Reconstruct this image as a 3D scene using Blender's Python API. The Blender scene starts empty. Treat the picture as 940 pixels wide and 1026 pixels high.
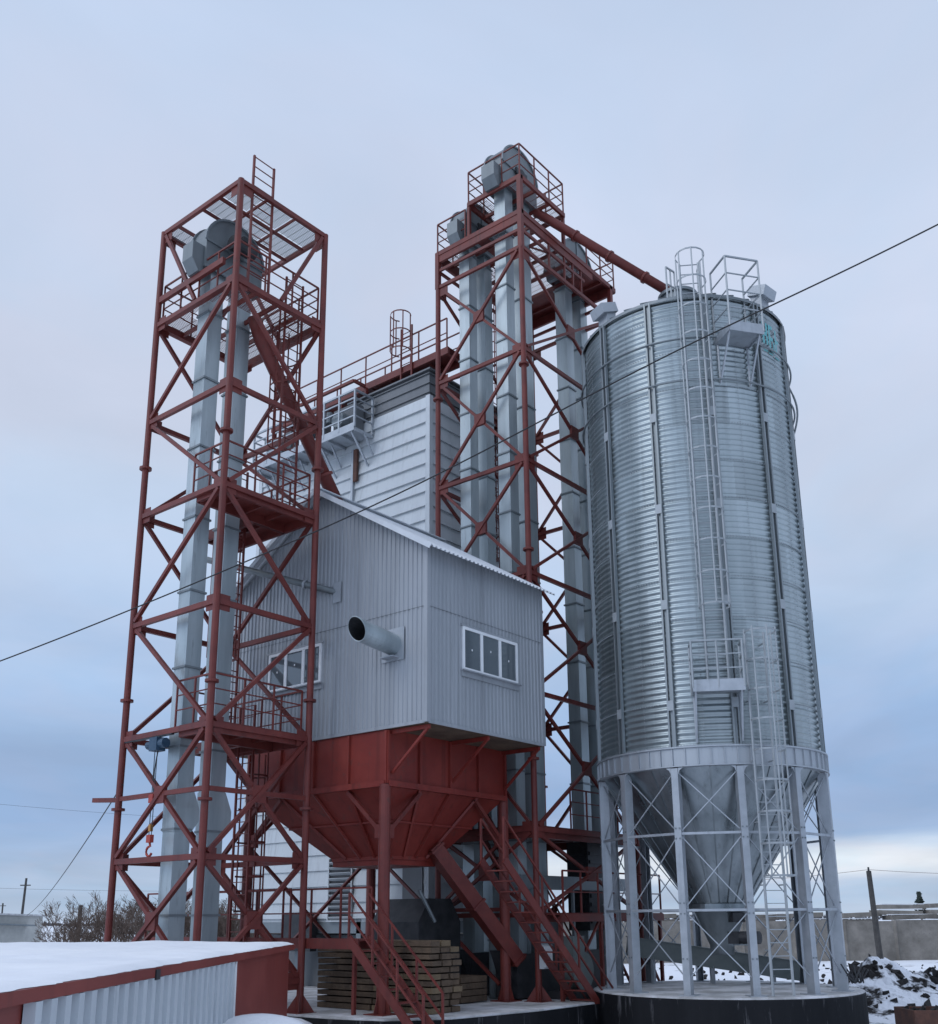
import bpy, math, random
from mathutils import Vector, Matrix, noise as mnoise
R = math.radians
random.seed(7)
scene = bpy.context.scene
col = scene.collection
V = Vector

# ------------------------------------------------------------------ camera frame (plant axes: X right-back, Y left-back, Z up)
EYE = V((0, 0, 3.0))
FW = V((0.74811649, 0.6110081, 0.25882584)); RT = V((0.63413964, -0.77318028, -0.00769208)); UP = V((-0.19541911, -0.1698863, 0.96589338))
FPX, PY = 1025.0, 644.734
def ray(x, y): return FW + RT*((x-470)/FPX) - UP*((y-PY)/FPX)
def onX(x, y, c): d = ray(x, y); return EYE + d*((c-EYE.x)/d.x)
def onY(x, y, c): d = ray(x, y); return EYE + d*((c-EYE.y)/d.y)
def onZ(x, y, c): d = ray(x, y); return EYE + d*((c-EYE.z)/d.z)
def at(x, y, dep): return EYE + ray(x, y)*dep

# ------------------------------------------------------------------ mesh builder
class MB:
    def __init__(s): s.v = []; s.f = []
    def add(s, vs, fs):
        n = len(s.v); s.v += [V(p) for p in vs]; s.f += [tuple(n+i for i in f) for f in fs]; return s
    def box(s, x0, x1, y0, y1, z0, z1):
        return s.add([(x, y, z) for z in (z0, z1) for y in (y0, y1) for x in (x0, x1)],
                     [(0,2,3,1),(4,5,7,6),(0,1,5,4),(2,6,7,3),(0,4,6,2),(1,3,7,5)])
    def obox(s, c, ax, ay, az):
        c, ax, ay, az = V(c), V(ax), V(ay), V(az)
        return s.add([c+ax*i+ay*j+az*k for k in (-1,1) for j in (-1,1) for i in (-1,1)],
                     [(0,2,3,1),(4,5,7,6),(0,1,5,4),(2,6,7,3),(0,4,6,2),(1,3,7,5)])
    def bar(s, p, q, w, h=None, up=(0,0,1)):
        p, q = V(p), V(q); h = h or w
        d = q-p
        if d.length < 1e-5: return s
        d = d.normalized(); u = V(up)
        if abs(d.dot(u)) > .98: u = V((1,0,0))
        a = d.cross(u).normalized(); b = a.cross(d).normalized()
        return s.obox((p+q)/2, (q-p)/2, a*w/2, b*h/2)
    def angle(s, p, q, w, t=.012, up=(0,0,1), flip=1):       # L section
        p, q = V(p), V(q); d = (q-p).normalized(); u = V(up)
        if abs(d.dot(u)) > .98: u = V((1,0,0))
        a = d.cross(u).normalized()*flip; b = a.cross(d).normalized()*flip
        s.obox((p+q)/2, (q-p)/2, a*w/2, b*t/2)
        s.obox((p+q)/2 - a*(w/2-t/2) + b*(w/2+t/2)*1.0, (q-p)/2, a*t/2, b*w/2); return s
    def tube(s, pts, r, n=10, caps=True, r1=None):
        pts = [V(p) for p in pts]; rings = []
        N = len(pts)
        for i, p in enumerate(pts):
            d = (pts[min(i+1, N-1)]-pts[max(i-1, 0)]).normalized()
            u = V((0,0,1)) if abs(d.z) < .95 else V((1,0,0))
            a = d.cross(u).normalized(); b = a.cross(d)
            rr = r if r1 is None else r+(r1-r)*i/max(1, N-1)
            rings.append([p+(a*math.cos(2*math.pi*k/n)+b*math.sin(2*math.pi*k/n))*rr for k in range(n)])
        vs = [p for g in rings for p in g]; fs = []
        for i in range(N-1):
            for k in range(n):
                k2 = (k+1) % n; fs.append((i*n+k, i*n+k2, (i+1)*n+k2, (i+1)*n+k))
        if caps: fs.append(tuple(range(n))[::-1]); fs.append(tuple((N-1)*n+k for k in range(n)))
        return s.add(vs, fs)
    def lathe(s, c, prof, n=48, a0=0, a1=2*math.pi, close=True):
        c = V(c); vs = []; fs = []; m = len(prof)
        cnt = n if close else n+1
        for k in range(cnt):
            a = a0+(a1-a0)*k/n
            for r, z in prof: vs.append(c+V((math.cos(a)*r, math.sin(a)*r, z)))
        for k in range(n):
            k2 = (k+1) % cnt
            for i in range(m-1): fs.append((k*m+i, k2*m+i, k2*m+i+1, k*m+i+1))
        return s.add(vs, fs)
    def prism(s, poly, ext):                                     # planar polygon extruded by a vector
        poly = [V(p) for p in poly]; e = V(ext); n = len(poly)
        return s.add(poly+[p+e for p in poly], [tuple(range(n))[::-1], tuple(range(n, 2*n))]+[(i, (i+1)%n, n+(i+1)%n, n+i) for i in range(n)])
    def quad(s, a, b, c, d): return s.add([a, b, c, d], [(0,1,2,3)])
    def build(s, name, mat, parent=None, smooth=False):
        if parent is not None and name in SPLIT and not getattr(s, 'whole', False):
            cs = clusters(s)
            if len(cs) > 1:
                for c in cs: c.whole = True; o = c.build(name, mat, parent, smooth)
                return o
        me = bpy.data.meshes.new(name)
        base = V((0,0,0)); p = parent
        while p: base += p.location; p = p.parent
        if parent is None and s.v:
            xs = [v.x for v in s.v]; ys = [v.y for v in s.v]; zs = [v.z for v in s.v]
            org = V(((min(xs)+max(xs))/2, (min(ys)+max(ys))/2, min(zs)))
        else: org = base
        me.from_pydata([v-org for v in s.v], [], s.f)
        me.materials.append(mat)
        if smooth:
            for pl in me.polygons: pl.use_smooth = True
        me.validate(); me.update()
        o = bpy.data.objects.new(name, me); col.objects.link(o)
        if parent is None: o.location = org
        else: o.parent = parent
        return o
def clusters(mb, eps=.006):
    par = list(range(len(mb.v)))
    def find(i):
        while par[i] != i: par[i] = par[par[i]]; i = par[i]
        return i
    for f in mb.f:
        a = find(f[0])
        for i in f[1:]: par[find(i)] = a
    comp = {}
    for i in range(len(mb.v)): comp.setdefault(find(i), []).append(i)
    boxes = []
    for k, ids in comp.items():
        c = [mb.v[i] for i in ids]
        boxes.append(([min(p[a] for p in c)-eps for a in range(3)], [max(p[a] for p in c)+eps for a in range(3)], [k]))
    n = len(boxes); g = list(range(n))
    def fg(i):
        while g[i] != i: i = g[i]
        return i
    for i in range(n):
        for j in range(i):
            A, B = boxes[i], boxes[j]
            if all(A[0][a] <= B[1][a] and B[0][a] <= A[1][a] for a in range(3)): g[fg(i)] = fg(j)
    cl = {}
    for i in range(n): cl.setdefault(fg(i), []).append(boxes[i][2][0])
    out = []
    for ks in cl.values():
        ks = set(ks); m = MB(); idx = {}
        for i in range(len(mb.v)):
            if find(i) in ks: idx[i] = len(m.v); m.v.append(mb.v[i])
        for f in mb.f:
            if f[0] in idx: m.f.append(tuple(idx[i] for i in f))
        out.append(m)
    return out
SPLIT = {'gusset','flange','splice_plate','strut','fan_box','fan_motor','deck_plate','grating','bolt','handle','foot','stand','support_post','bracket','ladder_bracket','post','junction_strip','corner_trim','clamp','cover_strip','rim','roof_railing','slat','service_section','stiffener'}
def tag(o, label=None, cat=None, group=None, kind=None):
    if label: o['label'] = label
    if cat: o['category'] = cat
    if group: o['group'] = group
    if kind: o['kind'] = kind
    return o
def thing(name, loc, label, cat, group=None):
    o = bpy.data.objects.new(name, None); col.objects.link(o); o.location = loc; o.empty_display_size = .3
    return tag(o, label, cat, group)

# ------------------------------------------------------------------ materials
def mk(name, c1, c2=None, rough=.6, metal=0., scale=1.5, detail=6, bump=0., bscale=20., streak=False, ramp=(.35,.7), spec=.4, c3=None, rvar=.12, cell=None, camp=.06, polar=None, runs=0.):
    m = bpy.data.materials.new(name); m.use_nodes = True
    nt = m.node_tree; N = nt.nodes; L = nt.links
    b = N['Principled BSDF']
    b.inputs['Roughness'].default_value = rough; b.inputs['Metallic'].default_value = metal
    b.inputs['Specular IOR Level'].default_value = spec
    tc = N.new('ShaderNodeNewGeometry'); mp = N.new('ShaderNodeMapping')
    L.new(tc.outputs['Position'], mp.inputs['Vector'])
    if streak: mp.inputs['Scale'].default_value = (1, 1, .12)
    nz = N.new('ShaderNodeTexNoise'); nz.inputs['Scale'].default_value = scale; nz.inputs['Detail'].default_value = detail; nz.inputs['Roughness'].default_value = .62
    L.new(mp.outputs[0], nz.inputs['Vector'])
    cr = N.new('ShaderNodeValToRGB'); cr.color_ramp.elements[0].position = ramp[0]; cr.color_ramp.elements[1].position = ramp[1]
    cr.color_ramp.elements[0].color = (*c1, 1); cr.color_ramp.elements[1].color = (*(c2 or c1), 1)
    L.new(nz.outputs['Fac'], cr.inputs[0]); out = cr.outputs[0]
    if c3:
        n3 = N.new('ShaderNodeTexNoise'); n3.inputs['Scale'].default_value = scale*5; n3.inputs['Detail'].default_value = 8; n3.inputs['Roughness'].default_value = .7
        L.new(mp.outputs[0], n3.inputs['Vector'])
        r3 = N.new('ShaderNodeMapRange'); r3.inputs['From Min'].default_value = .58; r3.inputs['From Max'].default_value = .72
        L.new(n3.outputs['Fac'], r3.inputs['Value'])
        mx = N.new('ShaderNodeMix'); mx.data_type = 'RGBA'; mx.inputs['B'].default_value = (*c3, 1)
        L.new(r3.outputs[0], mx.inputs['Factor']); L.new(out, mx.inputs['A']); out = mx.outputs['Result']
    if cell or polar:
        fl = N.new('ShaderNodeVectorMath'); fl.operation = 'FLOOR'
        if polar:                                                # sheet grid round a vertical axis
            sx = N.new('ShaderNodeSeparateXYZ'); L.new(tc.outputs['Position'], sx.inputs[0])
            ax_ = N.new('ShaderNodeMath'); ax_.operation = 'SUBTRACT'; ax_.inputs[1].default_value = polar[0]; L.new(sx.outputs['X'], ax_.inputs[0])
            ay_ = N.new('ShaderNodeMath'); ay_.operation = 'SUBTRACT'; ay_.inputs[1].default_value = polar[1]; L.new(sx.outputs['Y'], ay_.inputs[0])
            at_ = N.new('ShaderNodeMath'); at_.operation = 'ARCTAN2'; L.new(ay_.outputs[0], at_.inputs[0]); L.new(ax_.outputs[0], at_.inputs[1])
            am_ = N.new('ShaderNodeMath'); am_.operation = 'MULTIPLY_ADD'; am_.inputs[1].default_value = 1/math.radians(30); am_.inputs[2].default_value = polar[2]; L.new(at_.outputs[0], am_.inputs[0])
            zm_ = N.new('ShaderNodeMath'); zm_.operation = 'MULTIPLY_ADD'; zm_.inputs[1].default_value = 1/1.106; zm_.inputs[2].default_value = -7.16/1.106; L.new(sx.outputs['Z'], zm_.inputs[0])
            cb_ = N.new('ShaderNodeCombineXYZ'); L.new(am_.outputs[0], cb_.inputs['X']); L.new(zm_.outputs[0], cb_.inputs['Y']); L.new(cb_.outputs[0], fl.inputs[0])
        else:
            dv = N.new('ShaderNodeVectorMath'); dv.operation = 'DIVIDE'; dv.inputs[1].default_value = cell; L.new(tc.outputs['Position'], dv.inputs[0]); L.new(dv.outputs[0], fl.inputs[0])
        wn = N.new('ShaderNodeTexWhiteNoise'); wn.noise_dimensions = '3D'; L.new(fl.outputs[0], wn.inputs['Vector'])
        wr = N.new('ShaderNodeMapRange'); wr.inputs['To Min'].default_value = 1-camp; wr.inputs['To Max'].default_value = 1+camp; L.new(wn.outputs['Value'], wr.inputs['Value'])
        ws = N.new('ShaderNodeVectorMath'); ws.operation = 'SCALE'; L.new(out, ws.inputs[0]); L.new(wr.outputs[0], ws.inputs['Scale']); out = ws.outputs[0]
    if runs:                                                     # thin vertical dirt runs
        m4 = N.new('ShaderNodeMapping'); m4.inputs['Scale'].default_value = (6, 6, .22); L.new(tc.outputs['Position'], m4.inputs['Vector'])
        n4 = N.new('ShaderNodeTexNoise'); n4.inputs['Scale'].default_value = 1.; n4.inputs['Detail'].default_value = 4; L.new(m4.outputs[0], n4.inputs['Vector'])
        r4 = N.new('ShaderNodeMapRange'); r4.inputs['From Min'].default_value = .56; r4.inputs['From Max'].default_value = .75; r4.inputs['To Min'].default_value = 1.; r4.inputs['To Max'].default_value = 1-runs; L.new(n4.outputs['Fac'], r4.inputs['Value'])
        w4 = N.new('ShaderNodeVectorMath'); w4.operation = 'SCALE'; L.new(out, w4.inputs[0]); L.new(r4.outputs[0], w4.inputs['Scale']); out = w4.outputs[0]
    L.new(out, b.inputs['Base Color'])
    rr = N.new('ShaderNodeMapRange'); rr.inputs['To Min'].default_value = max(.02, rough-rvar); rr.inputs['To Max'].default_value = min(1, rough+rvar)
    L.new(nz.outputs['Fac'], rr.inputs['Value']); L.new(rr.outputs[0], b.inputs['Roughness'])
    if bump:
        bn = N.new('ShaderNodeTexNoise'); bn.inputs['Scale'].default_value = bscale; bn.inputs['Detail'].default_value = 5
        L.new(tc.outputs['Position'], bn.inputs['Vector'])
        bp = N.new('ShaderNodeBump'); bp.inputs['Strength'].default_value = bump; bp.inputs['Distance'].default_value = .05
        L.new(bn.outputs['Fac'], bp.inputs['Height']); L.new(bp.outputs[0], b.inputs['Normal'])
    return m
M = dict(
 red=mk('red_oxide_paint', (.108,.0185,.0155), (.172,.035,.027), rough=.5, scale=1.6, runs=.3, c3=(.075,.034,.027), bump=.05, bscale=8),
 reddark=mk('red_oxide_hopper', (.160,.0185,.0135), (.225,.034,.024), rough=.5, scale=.9, runs=.35, cell=(1.12,1.25,50), camp=.05, c3=(.10,.036,.028), bump=.12, bscale=2.5),
 redwall=mk('red_oxide_sheet', (.170,.027,.021), (.22,.042,.031), rough=.5, scale=.9, runs=.22, bump=.05, bscale=3),
 galv=mk('galvanised_sheet', (.31,.36,.375), (.43,.485,.50), rough=.33, metal=.8, scale=1.1, polar=(26.24, 12.8, .37), camp=.13, runs=.22, streak=True, bump=.04, bscale=4, rvar=.1),
 galv2=mk('galvanised_duct', (.29,.34,.36), (.46,.52,.54), rough=.40, metal=.55, scale=1.6, streak=True, bump=.12, bscale=1.6, c3=(.25,.28,.29)),
 galvleg=mk('galvanised_post', (.34,.37,.40), (.43,.46,.495), rough=.48, metal=.5, runs=.2, scale=2.5, bump=.04, c3=(.32,.34,.36)),
 galvdark=mk('dull_galvanised', (.17,.195,.21), (.25,.28,.295), rough=.5, metal=.55, scale=1., streak=True, bump=.06, bscale=3),
 galvbeam=mk('galvanised_beam', (.36,.39,.42), (.44,.47,.50), rough=.5, metal=.5, scale=1.5, streak=True, bump=.04, c3=(.30,.32,.34)),
 shedpanel=mk('blue_grey_sheet', (.46,.50,.53), (.54,.58,.61), rough=.5, metal=.15, scale=.8, streak=True, bump=.03, c3=(.33,.36,.39)),
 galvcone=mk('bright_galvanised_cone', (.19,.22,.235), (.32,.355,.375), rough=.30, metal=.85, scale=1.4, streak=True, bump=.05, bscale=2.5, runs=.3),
 galvrib=mk('galvanised_stiffener', (.22,.25,.265), (.30,.33,.345), rough=.45, metal=.6, scale=2., streak=True, runs=.2),
 headgalv=mk('galvanised_head', (.145,.165,.175), (.22,.245,.255), rough=.48, metal=.5, scale=1.2, streak=True, bump=.08, bscale=3),
 galvlad=mk('galvanised_rungs', (.29,.32,.34), (.37,.40,.42), rough=.5, metal=.3, scale=3),
 panel=mk('pale_cladding', (.46,.495,.515), (.55,.585,.605), rough=.5, metal=.1, scale=.8, streak=True, bump=.03, bscale=3, cell=(50,50,.5), camp=.03, runs=.15, c3=(.40,.425,.44)),
 paneldark=mk('grey_cladding', (.13,.14,.15), (.18,.19,.20), rough=.5, metal=.3, scale=1., streak=True),
 cabin=mk('grey_corrugated_sheet', (.295,.315,.34), (.365,.385,.41), rough=.45, metal=.2, scale=.9, cell=(1.05,1.05,30), camp=.045, runs=.25, streak=True, bump=.03, bscale=3),
 roof=mk('roof_sheet', (.52,.55,.58), (.62,.65,.68), rough=.5, metal=.3, scale=1.5),
 white=mk('white_plastic_frame', (.72,.74,.76), (.80,.81,.82), rough=.4, scale=4),
 dark=mk('dark_machinery_and_shade', (.025,.028,.032), (.06,.06,.065), rough=.5, metal=.3, scale=3),
 black=mk('black_rubber_cable', (.012,.012,.014), (.02,.02,.022), rough=.6, scale=3),
 blue=mk('blue_motor_paint', (.02,.05,.09), (.035,.075,.12), rough=.45, scale=5),
 orange=mk('orange_red_hook_paint', (.28,.03,.022), (.36,.05,.03), rough=.45, scale=6),
 yellow=mk('yellow_paint', (.35,.16,.03), (.42,.2,.05), rough=.5, scale=6),
 snow=mk('snow', (.78,.80,.83), (.86,.87,.88), rough=.75, scale=.6, bump=.25, bscale=3.5, spec=.2),
 conc=mk('concrete', (.15,.138,.122), (.26,.24,.215), rough=.85, scale=1.3, bump=.25, bscale=12, c3=(.13,.125,.12)),
 concsnow=mk('snow_dusted_concrete', (.34,.34,.34), (.62,.63,.65), rough=.85, scale=1.1, bump=.2, bscale=8, ramp=(.4,.6)),
 bitumen=mk('bitumen_coated_concrete', (.006,.007,.009), (.015,.016,.019), rough=.7, spec=.15, scale=1.1, streak=True, bump=.15, bscale=9, c3=(.13,.13,.14)),
 wood=mk('weathered_timber', (.066,.045,.031), (.145,.100,.066), rough=.85, scale=2.2, bump=.35, bscale=14, c3=(.05,.042,.033)),
 wood2=mk('fresh_timber', (.12,.085,.050), (.20,.145,.088), rough=.8, scale=2.5, bump=.3, bscale=14, c3=(.12,.095,.065)),
 pole=mk('grey_timber_pole', (.05,.048,.046), (.09,.085,.08), rough=.9, scale=3, bump=.2),
 bark=mk('bark', (.085,.060,.048), (.15,.11,.088), rough=.9, scale=4),
 brick=mk('pale_silicate_brick', (.42,.42,.40), (.52,.52,.49), rough=.85, scale=1.5, bump=.2),
 soil=mk('frozen_soil', (.012,.011,.012), (.035,.032,.032), rough=.9, scale=3, bump=.6, bscale=6),
 needles=mk('conifer_needles', (.02,.03,.025), (.04,.05,.04), rough=.9, scale=3),
 far=mk('bare_far_trees', (.06,.06,.065), (.10,.10,.105), rough=.9, scale=.2),
 rust=mk('rusty_steel', (.07,.035,.028), (.13,.06,.042), rough=.8, scale=4, bump=.2),
 teal=mk('teal_print', (.10,.36,.38), (.16,.44,.45), rough=.5, scale=8, metal=.2),
 greengrey=mk('grey_green_paint', (.10,.12,.118), (.15,.17,.168), rough=.5, scale=2, bump=.05),
)
g = bpy.data.materials.new('window_glass'); g.use_nodes = True
gb = g.node_tree.nodes['Principled BSDF']; gb.inputs['Base Color'].default_value = (.10,.12,.135,1); gb.inputs['Roughness'].default_value = .04; gb.inputs['Specular IOR Level'].default_value = .9
M['glass'] = g
# snow over ground with dirty patches
def ground_mat():
    m = bpy.data.materials.new('snowy_ground'); m.use_nodes = True
    nt = m.node_tree; N = nt.nodes; L = nt.links; b = N['Principled BSDF']; b.inputs['Roughness'].default_value = .8; b.inputs['Specular IOR Level'].default_value = .2
    ge = N.new('ShaderNodeNewGeometry')
    n1 = N.new('ShaderNodeTexNoise'); n1.inputs['Scale'].default_value = .35; n1.inputs['Detail'].default_value = 9; n1.inputs['Roughness'].default_value = .68
    L.new(ge.outputs['Position'], n1.inputs['Vector'])
    cr = N.new('ShaderNodeValToRGB'); e = cr.color_ramp.elements
    e[0].position = .34; e[0].color = (.07,.062,.055,1); e[1].position = .43; e[1].color = (.80,.82,.85,1)
    L.new(n1.outputs['Fac'], cr.inputs[0]); L.new(cr.outputs[0], b.inputs['Base Color'])
    n2 = N.new('ShaderNodeTexNoise'); n2.inputs['Scale'].default_value = 1.8; n2.inputs['Detail'].default_value = 7
    L.new(ge.outputs['Position'], n2.inputs['Vector'])
    bp = N.new('ShaderNodeBump'); bp.inputs['Strength'].default_value = .5; bp.inputs['Distance'].default_value = .15
    L.new(n2.outputs['Fac'], bp.inputs['Height']); L.new(bp.outputs[0], b.inputs['Normal'])
    return m
M['ground'] = ground_mat()
# heap: dark soil showing through snow
def heap_mat():
    m = bpy.data.materials.new('snow_dusted_soil'); m.use_nodes = True
    nt = m.node_tree; N = nt.nodes; L = nt.links; b = N['Principled BSDF']; b.inputs['Roughness'].default_value = .85; b.inputs['Specular IOR Level'].default_value = .2
    ge = N.new('ShaderNodeNewGeometry')
    n1 = N.new('ShaderNodeTexNoise'); n1.inputs['Scale'].default_value = .95; n1.inputs['Detail'].default_value = 7; n1.inputs['Roughness'].default_value = .62
    L.new(ge.outputs['Position'], n1.inputs['Vector'])
    cr = N.new('ShaderNodeValToRGB'); e = cr.color_ramp.elements
    e[0].position = .46; e[0].color = (.018,.016,.016,1); e[1].position = .54; e[1].color = (.76,.78,.82,1)
    L.new(n1.outputs['Fac'], cr.inputs[0]); L.new(cr.outputs[0], b.inputs['Base Color'])
    bp = N.new('ShaderNodeBump'); bp.inputs['Strength'].default_value = .8; bp.inputs['Distance'].default_value = .12
    L.new(n1.outputs['Fac'], bp.inputs['Height']); L.new(bp.outputs[0], b.inputs['Normal'])
    return m
M['heap'] = heap_mat()

# ------------------------------------------------------------------ shared kit
def railing(mb, pts, h=1.1, step=1.0, r=.028, mids=(.5,), toe=0.):
    pts = [V(p) for p in pts]
    loop = (pts[0]-pts[-1]).length < 1e-4
    for si, (a, b) in enumerate(zip(pts, pts[1:])):
        L_ = (b-a).length; n = max(1, round(L_/step))
        for i in range(0 if si == 0 else 1, n+(0 if loop and si == len(pts)-2 else 1)):
            p = a+(b-a)*i/n; mb.bar(p, p+V((0,0,h)), r*1.3)
        for f in tuple(mids)+(1.,):
            dz = V((0,0,h*f+.0015*(si % 2))); mb.bar(a+dz, b+dz, r*(1.36 if f == 1. else .9))
        if toe: mb.bar(a+V((0,0,toe/2)), b+V((0,0,toe/2)), .01, toe)
def grate(mb, x0, x1, y0, y1, z, pitch=.055, w=.012, along='x'):
    if along == 'x':
        n = int((y1-y0)/pitch)
        for i in range(n+1): y = y0+pitch*i; mb.box(x0, x1, y-w/2, y+w/2, z-.010, z)
        k = int((x1-x0)/.25)
        for i in range(1, k+1): x = x0+(x1-x0)*i/(k+1); mb.box(x-.006, x+.006, y0, y1, z-.018, z-.011)
    else:
        n = int((x1-x0)/pitch)
        for i in range(n+1): x = x0+pitch*i; mb.box(x-w/2, x+w/2, y0, y1, z-.010, z)
        k = int((y1-y0)/.25)
        for i in range(1, k+1): y = y0+(y1-y0)*i/(k+1); mb.box(x0, x1, y-.006, y+.006, z-.018, z-.011)
def ladder(parent, p, z1, wdir, mat, name='ladder', w=.5, stile=.05, rung=.022, cage=None, odir=None, step=.3, cr=.36, hoop=.85, sw=.03):
    p = V(p); wd = V(wdir).normalized()*w/2
    mb = MB(); top = z1-p.z
    for s in (-1, 1): mb.bar(p+wd*s, p+wd*s+V((0,0,top)), stile)
    n = int(top/step)
    for i in range(1, n+1):
        z = V((0,0,i*step))
        if i*step < top: mb.bar(p-wd+z, p+wd+z, rung)
    o = mb.build(name, mat, parent)
    if cage:
        od = V(odir).normalized(); cb = MB(); c = p+od*cr*.85
        def hp(a, z): return c+wd.normalized()*math.cos(a)*cr+od*math.sin(a)*cr+V((0,0,z-p.z))
        A0, A1 = R(-40), R(220)
        zs = []; z = cage[0]
        while z <= cage[1]+.01: zs.append(z); z += hoop
        for z in zs:
            q = [hp(A0+(A1-A0)*k/12, z) for k in range(13)]
            for a, b in zip(q, q[1:]): cb.bar(a, b, .012, .045)
        for k in range(5):
            a = R(-20+55*k); cb.bar(hp(a, cage[0]), hp(a, cage[1]), sw)
        cb.build('cage', mat, o)
    return o

# ================================================================== SETTING
def smooth(a, b, x):
    t = max(0., min(1., (x-a)/(b-a))); return t*t*(3-2*t)
def gz(x, y):
    d = math.hypot(x, y); az = math.degrees(math.atan2(y, x))
    h = .80*smooth(44.6, 48.4, az)*smooth(5, 13, d)*(1-smooth(38, 62, d))
    h += .30*math.exp(-((x-11.6)**2+(y-14.0)**2)/5.5)+.84*math.exp(-((x-9.86)**2+(y-11.96)**2)/2.6)
    h += .10*mnoise.noise(V((x*.12, y*.12, 0)))*smooth(8, 30, d)+.03*mnoise.noise(V((x*.6, y*.6, 3)))
    if az < 44: h -= .05
    return h
mb = MB()
ths = [R(39.2-180+i*1.0) if abs(-180+i) > 36 else R(39.2-180+i) for i in range(0, 361)]
ths = sorted(set([R(39.2)+R(a*.5) for a in range(-80, 81)] + [R(39.2)+R(a) for a in range(-180, 180, 4) if abs(a) > 40]))
rs = [0.5, 3, 5, 7, 9]+[10+.6*i for i in range(50)]+[41, 43, 46, 50, 55, 60, 66, 73, 82, 95, 120, 160, 230, 350, 600, 1100, 2200, 4000]
vs = [(0, 0, gz(.01, .01))]; fs = []
for r in rs:
    for t in ths: vs.append((r*math.cos(t), r*math.sin(t), gz(r*math.cos(t), r*math.sin(t)) if r < 200 else 0))
n = len(ths)
for k in range(n): fs.append((0, 1+k, 1+(k+1) % n))
for i in range(len(rs)-1):
    for k in range(n):
        a = 1+i*n+k; b = 1+i*n+(k+1) % n; fs.append((a, a+n, b+n, b))
mb.add(vs, fs); tag(mb.build('ground', M['ground'], None, True), kind='structure')
# concrete pad under towers, hopper, dryer
mb = MB()
edge = [(16.3,22.9),(16.55,19.3),(16.65,17.6),(16.95,16.3),(18.1,15.35),(20.8,14.95),(24.9,15.0),(29.5,15.6),(29.5,30.5),(16.3,30.5)]
mb.prism([(x, y, -.6) for x, y in edge], (0,0,1.44)); tag(mb.build('concrete_pad', M['bitumen']), kind='structure')
mb = MB()
cx, cy = 22.5, 22.0
inner = [(cx+(x-cx)*.995, cy+(y-cy)*.995) for x, y in edge]
mb.prism([(x, y, .844) for x, y in inner], (0,0,.045)); tag(mb.build('pad_snow_layer', M['concsnow']), kind='structure')

# ================================================================== SILO
SC = V((26.24, 12.8, 0)); SR = 3.0
base_ang = math.atan2(-SC.y, -SC.x)
def sp(ang, r, z): a = base_ang+R(ang); return V((SC.x+math.cos(a)*r, SC.y+math.sin(a)*r, z))
def sdir(ang): a = base_ang+R(ang); return V((math.cos(a), math.sin(a), 0))
def stan(ang): a = base_ang+R(ang); return V((-math.sin(a), math.cos(a), 0))
ZT, ZB, ZF = 19.9, 7.12, 1.14
mb = MB()
prof = [(3.48,-.8),(3.48,1.08),(3.44,1.132)]; mb.lathe((SC.x, SC.y, 0), prof, 64)
mb.build('silo_foundation', M['bitumen'])
fo = bpy.data.objects['silo_foundation']; tag(fo, 'round black coated concrete foundation under the steel silo', 'foundation')
mb = MB(); mb.lathe((SC.x, SC.y, 0), [(.02,1.155),(3.40,1.155),(3.455,1.135),(3.46,1.07),(3.0,1.05)], 64)
mb.build('concrete_top', M['concsnow'], fo)

silo = thing('grain_silo', (SC.x, SC.y, ZF), 'tall round corrugated galvanised grain silo standing on slender steel legs', 'silo')
mb = MB()
pitch = .158; ns = 6; prof = []
nc = int((ZT-ZB)/pitch)
for i in range(nc*ns+1):
    z = ZB+(ZT-ZB)*i/(nc*ns); prof.append((SR+.024*math.sin(2*math.pi*i/ns), z))
mb.lathe((SC.x, SC.y, 0), prof, 160)
shell = mb.build('corrugated_wall', M['galv'], silo, True)
mb = MB()                                                       # rows of bolts along the sheet seams
z = ZB+.04; row = 0
while z < ZT-.2:
    for k in range(0, 132):
        a = -100+200*k/131+ (row % 2)*.7
        p = sp(a, SR+.03, z); mb.obox(p, sdir(a)*.010, stan(a)*.015, V((0,0,.014)))
    z += 7*pitch; row += 1
for s in range(12):
    for rr in range(11):
        a = -16.5+15+30*s + (0 if rr % 2 else 0)
        if abs((a+180) % 360-180) > 100: continue
        for i in range(16):
            z = ZB+.1+rr*7*pitch+i*.066
            p = sp(a, SR+.03, z); mb.obox(p, sdir(a)*.008, stan(a)*.009, V((0,0,.010)))
mb.build('seam_bolts', M['galvlad'], silo)['kind'] = 'stuff'
for k in range(12):
    a = -16.5+30*k; rib = MB()
    for off, w, d, z0, z1 in ((-1.35, .045, .085, ZB-.02, ZT), (1.35, .045, .085, ZB-.02, ZT), (0, .055, .018, ZB-.02, ZT)):
        p0 = sp(a+off, SR+.03+d/2, z0)
        rib.obox((p0+sp(a+off, SR+.03+d/2, z1))/2, sdir(a)*d/2, stan(a)*w/2, V((0,0,(z1-z0)/2)))
    rb = rib.build('stiffener', M['galvrib'], silo)
    pl = MB(); z = 8.2+.0*k
    while z < ZT-1:
        pl.obox(sp(a, SR+.115, z), sdir(a)*.012, stan(a)*.085, V((0,0,.13))); z += 2.7
    pl.build('splice_plate', M['galvlad'], rb)
for zr in (18.55, 17.25):                                          # wind rings
    w = MB(); pts = [sp(a, SR+.14, zr) for a in range(0, 361, 4)]; w.tube(pts, .028, 6, False); w.build('wind_ring', M['galvdark'], silo, True)
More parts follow.
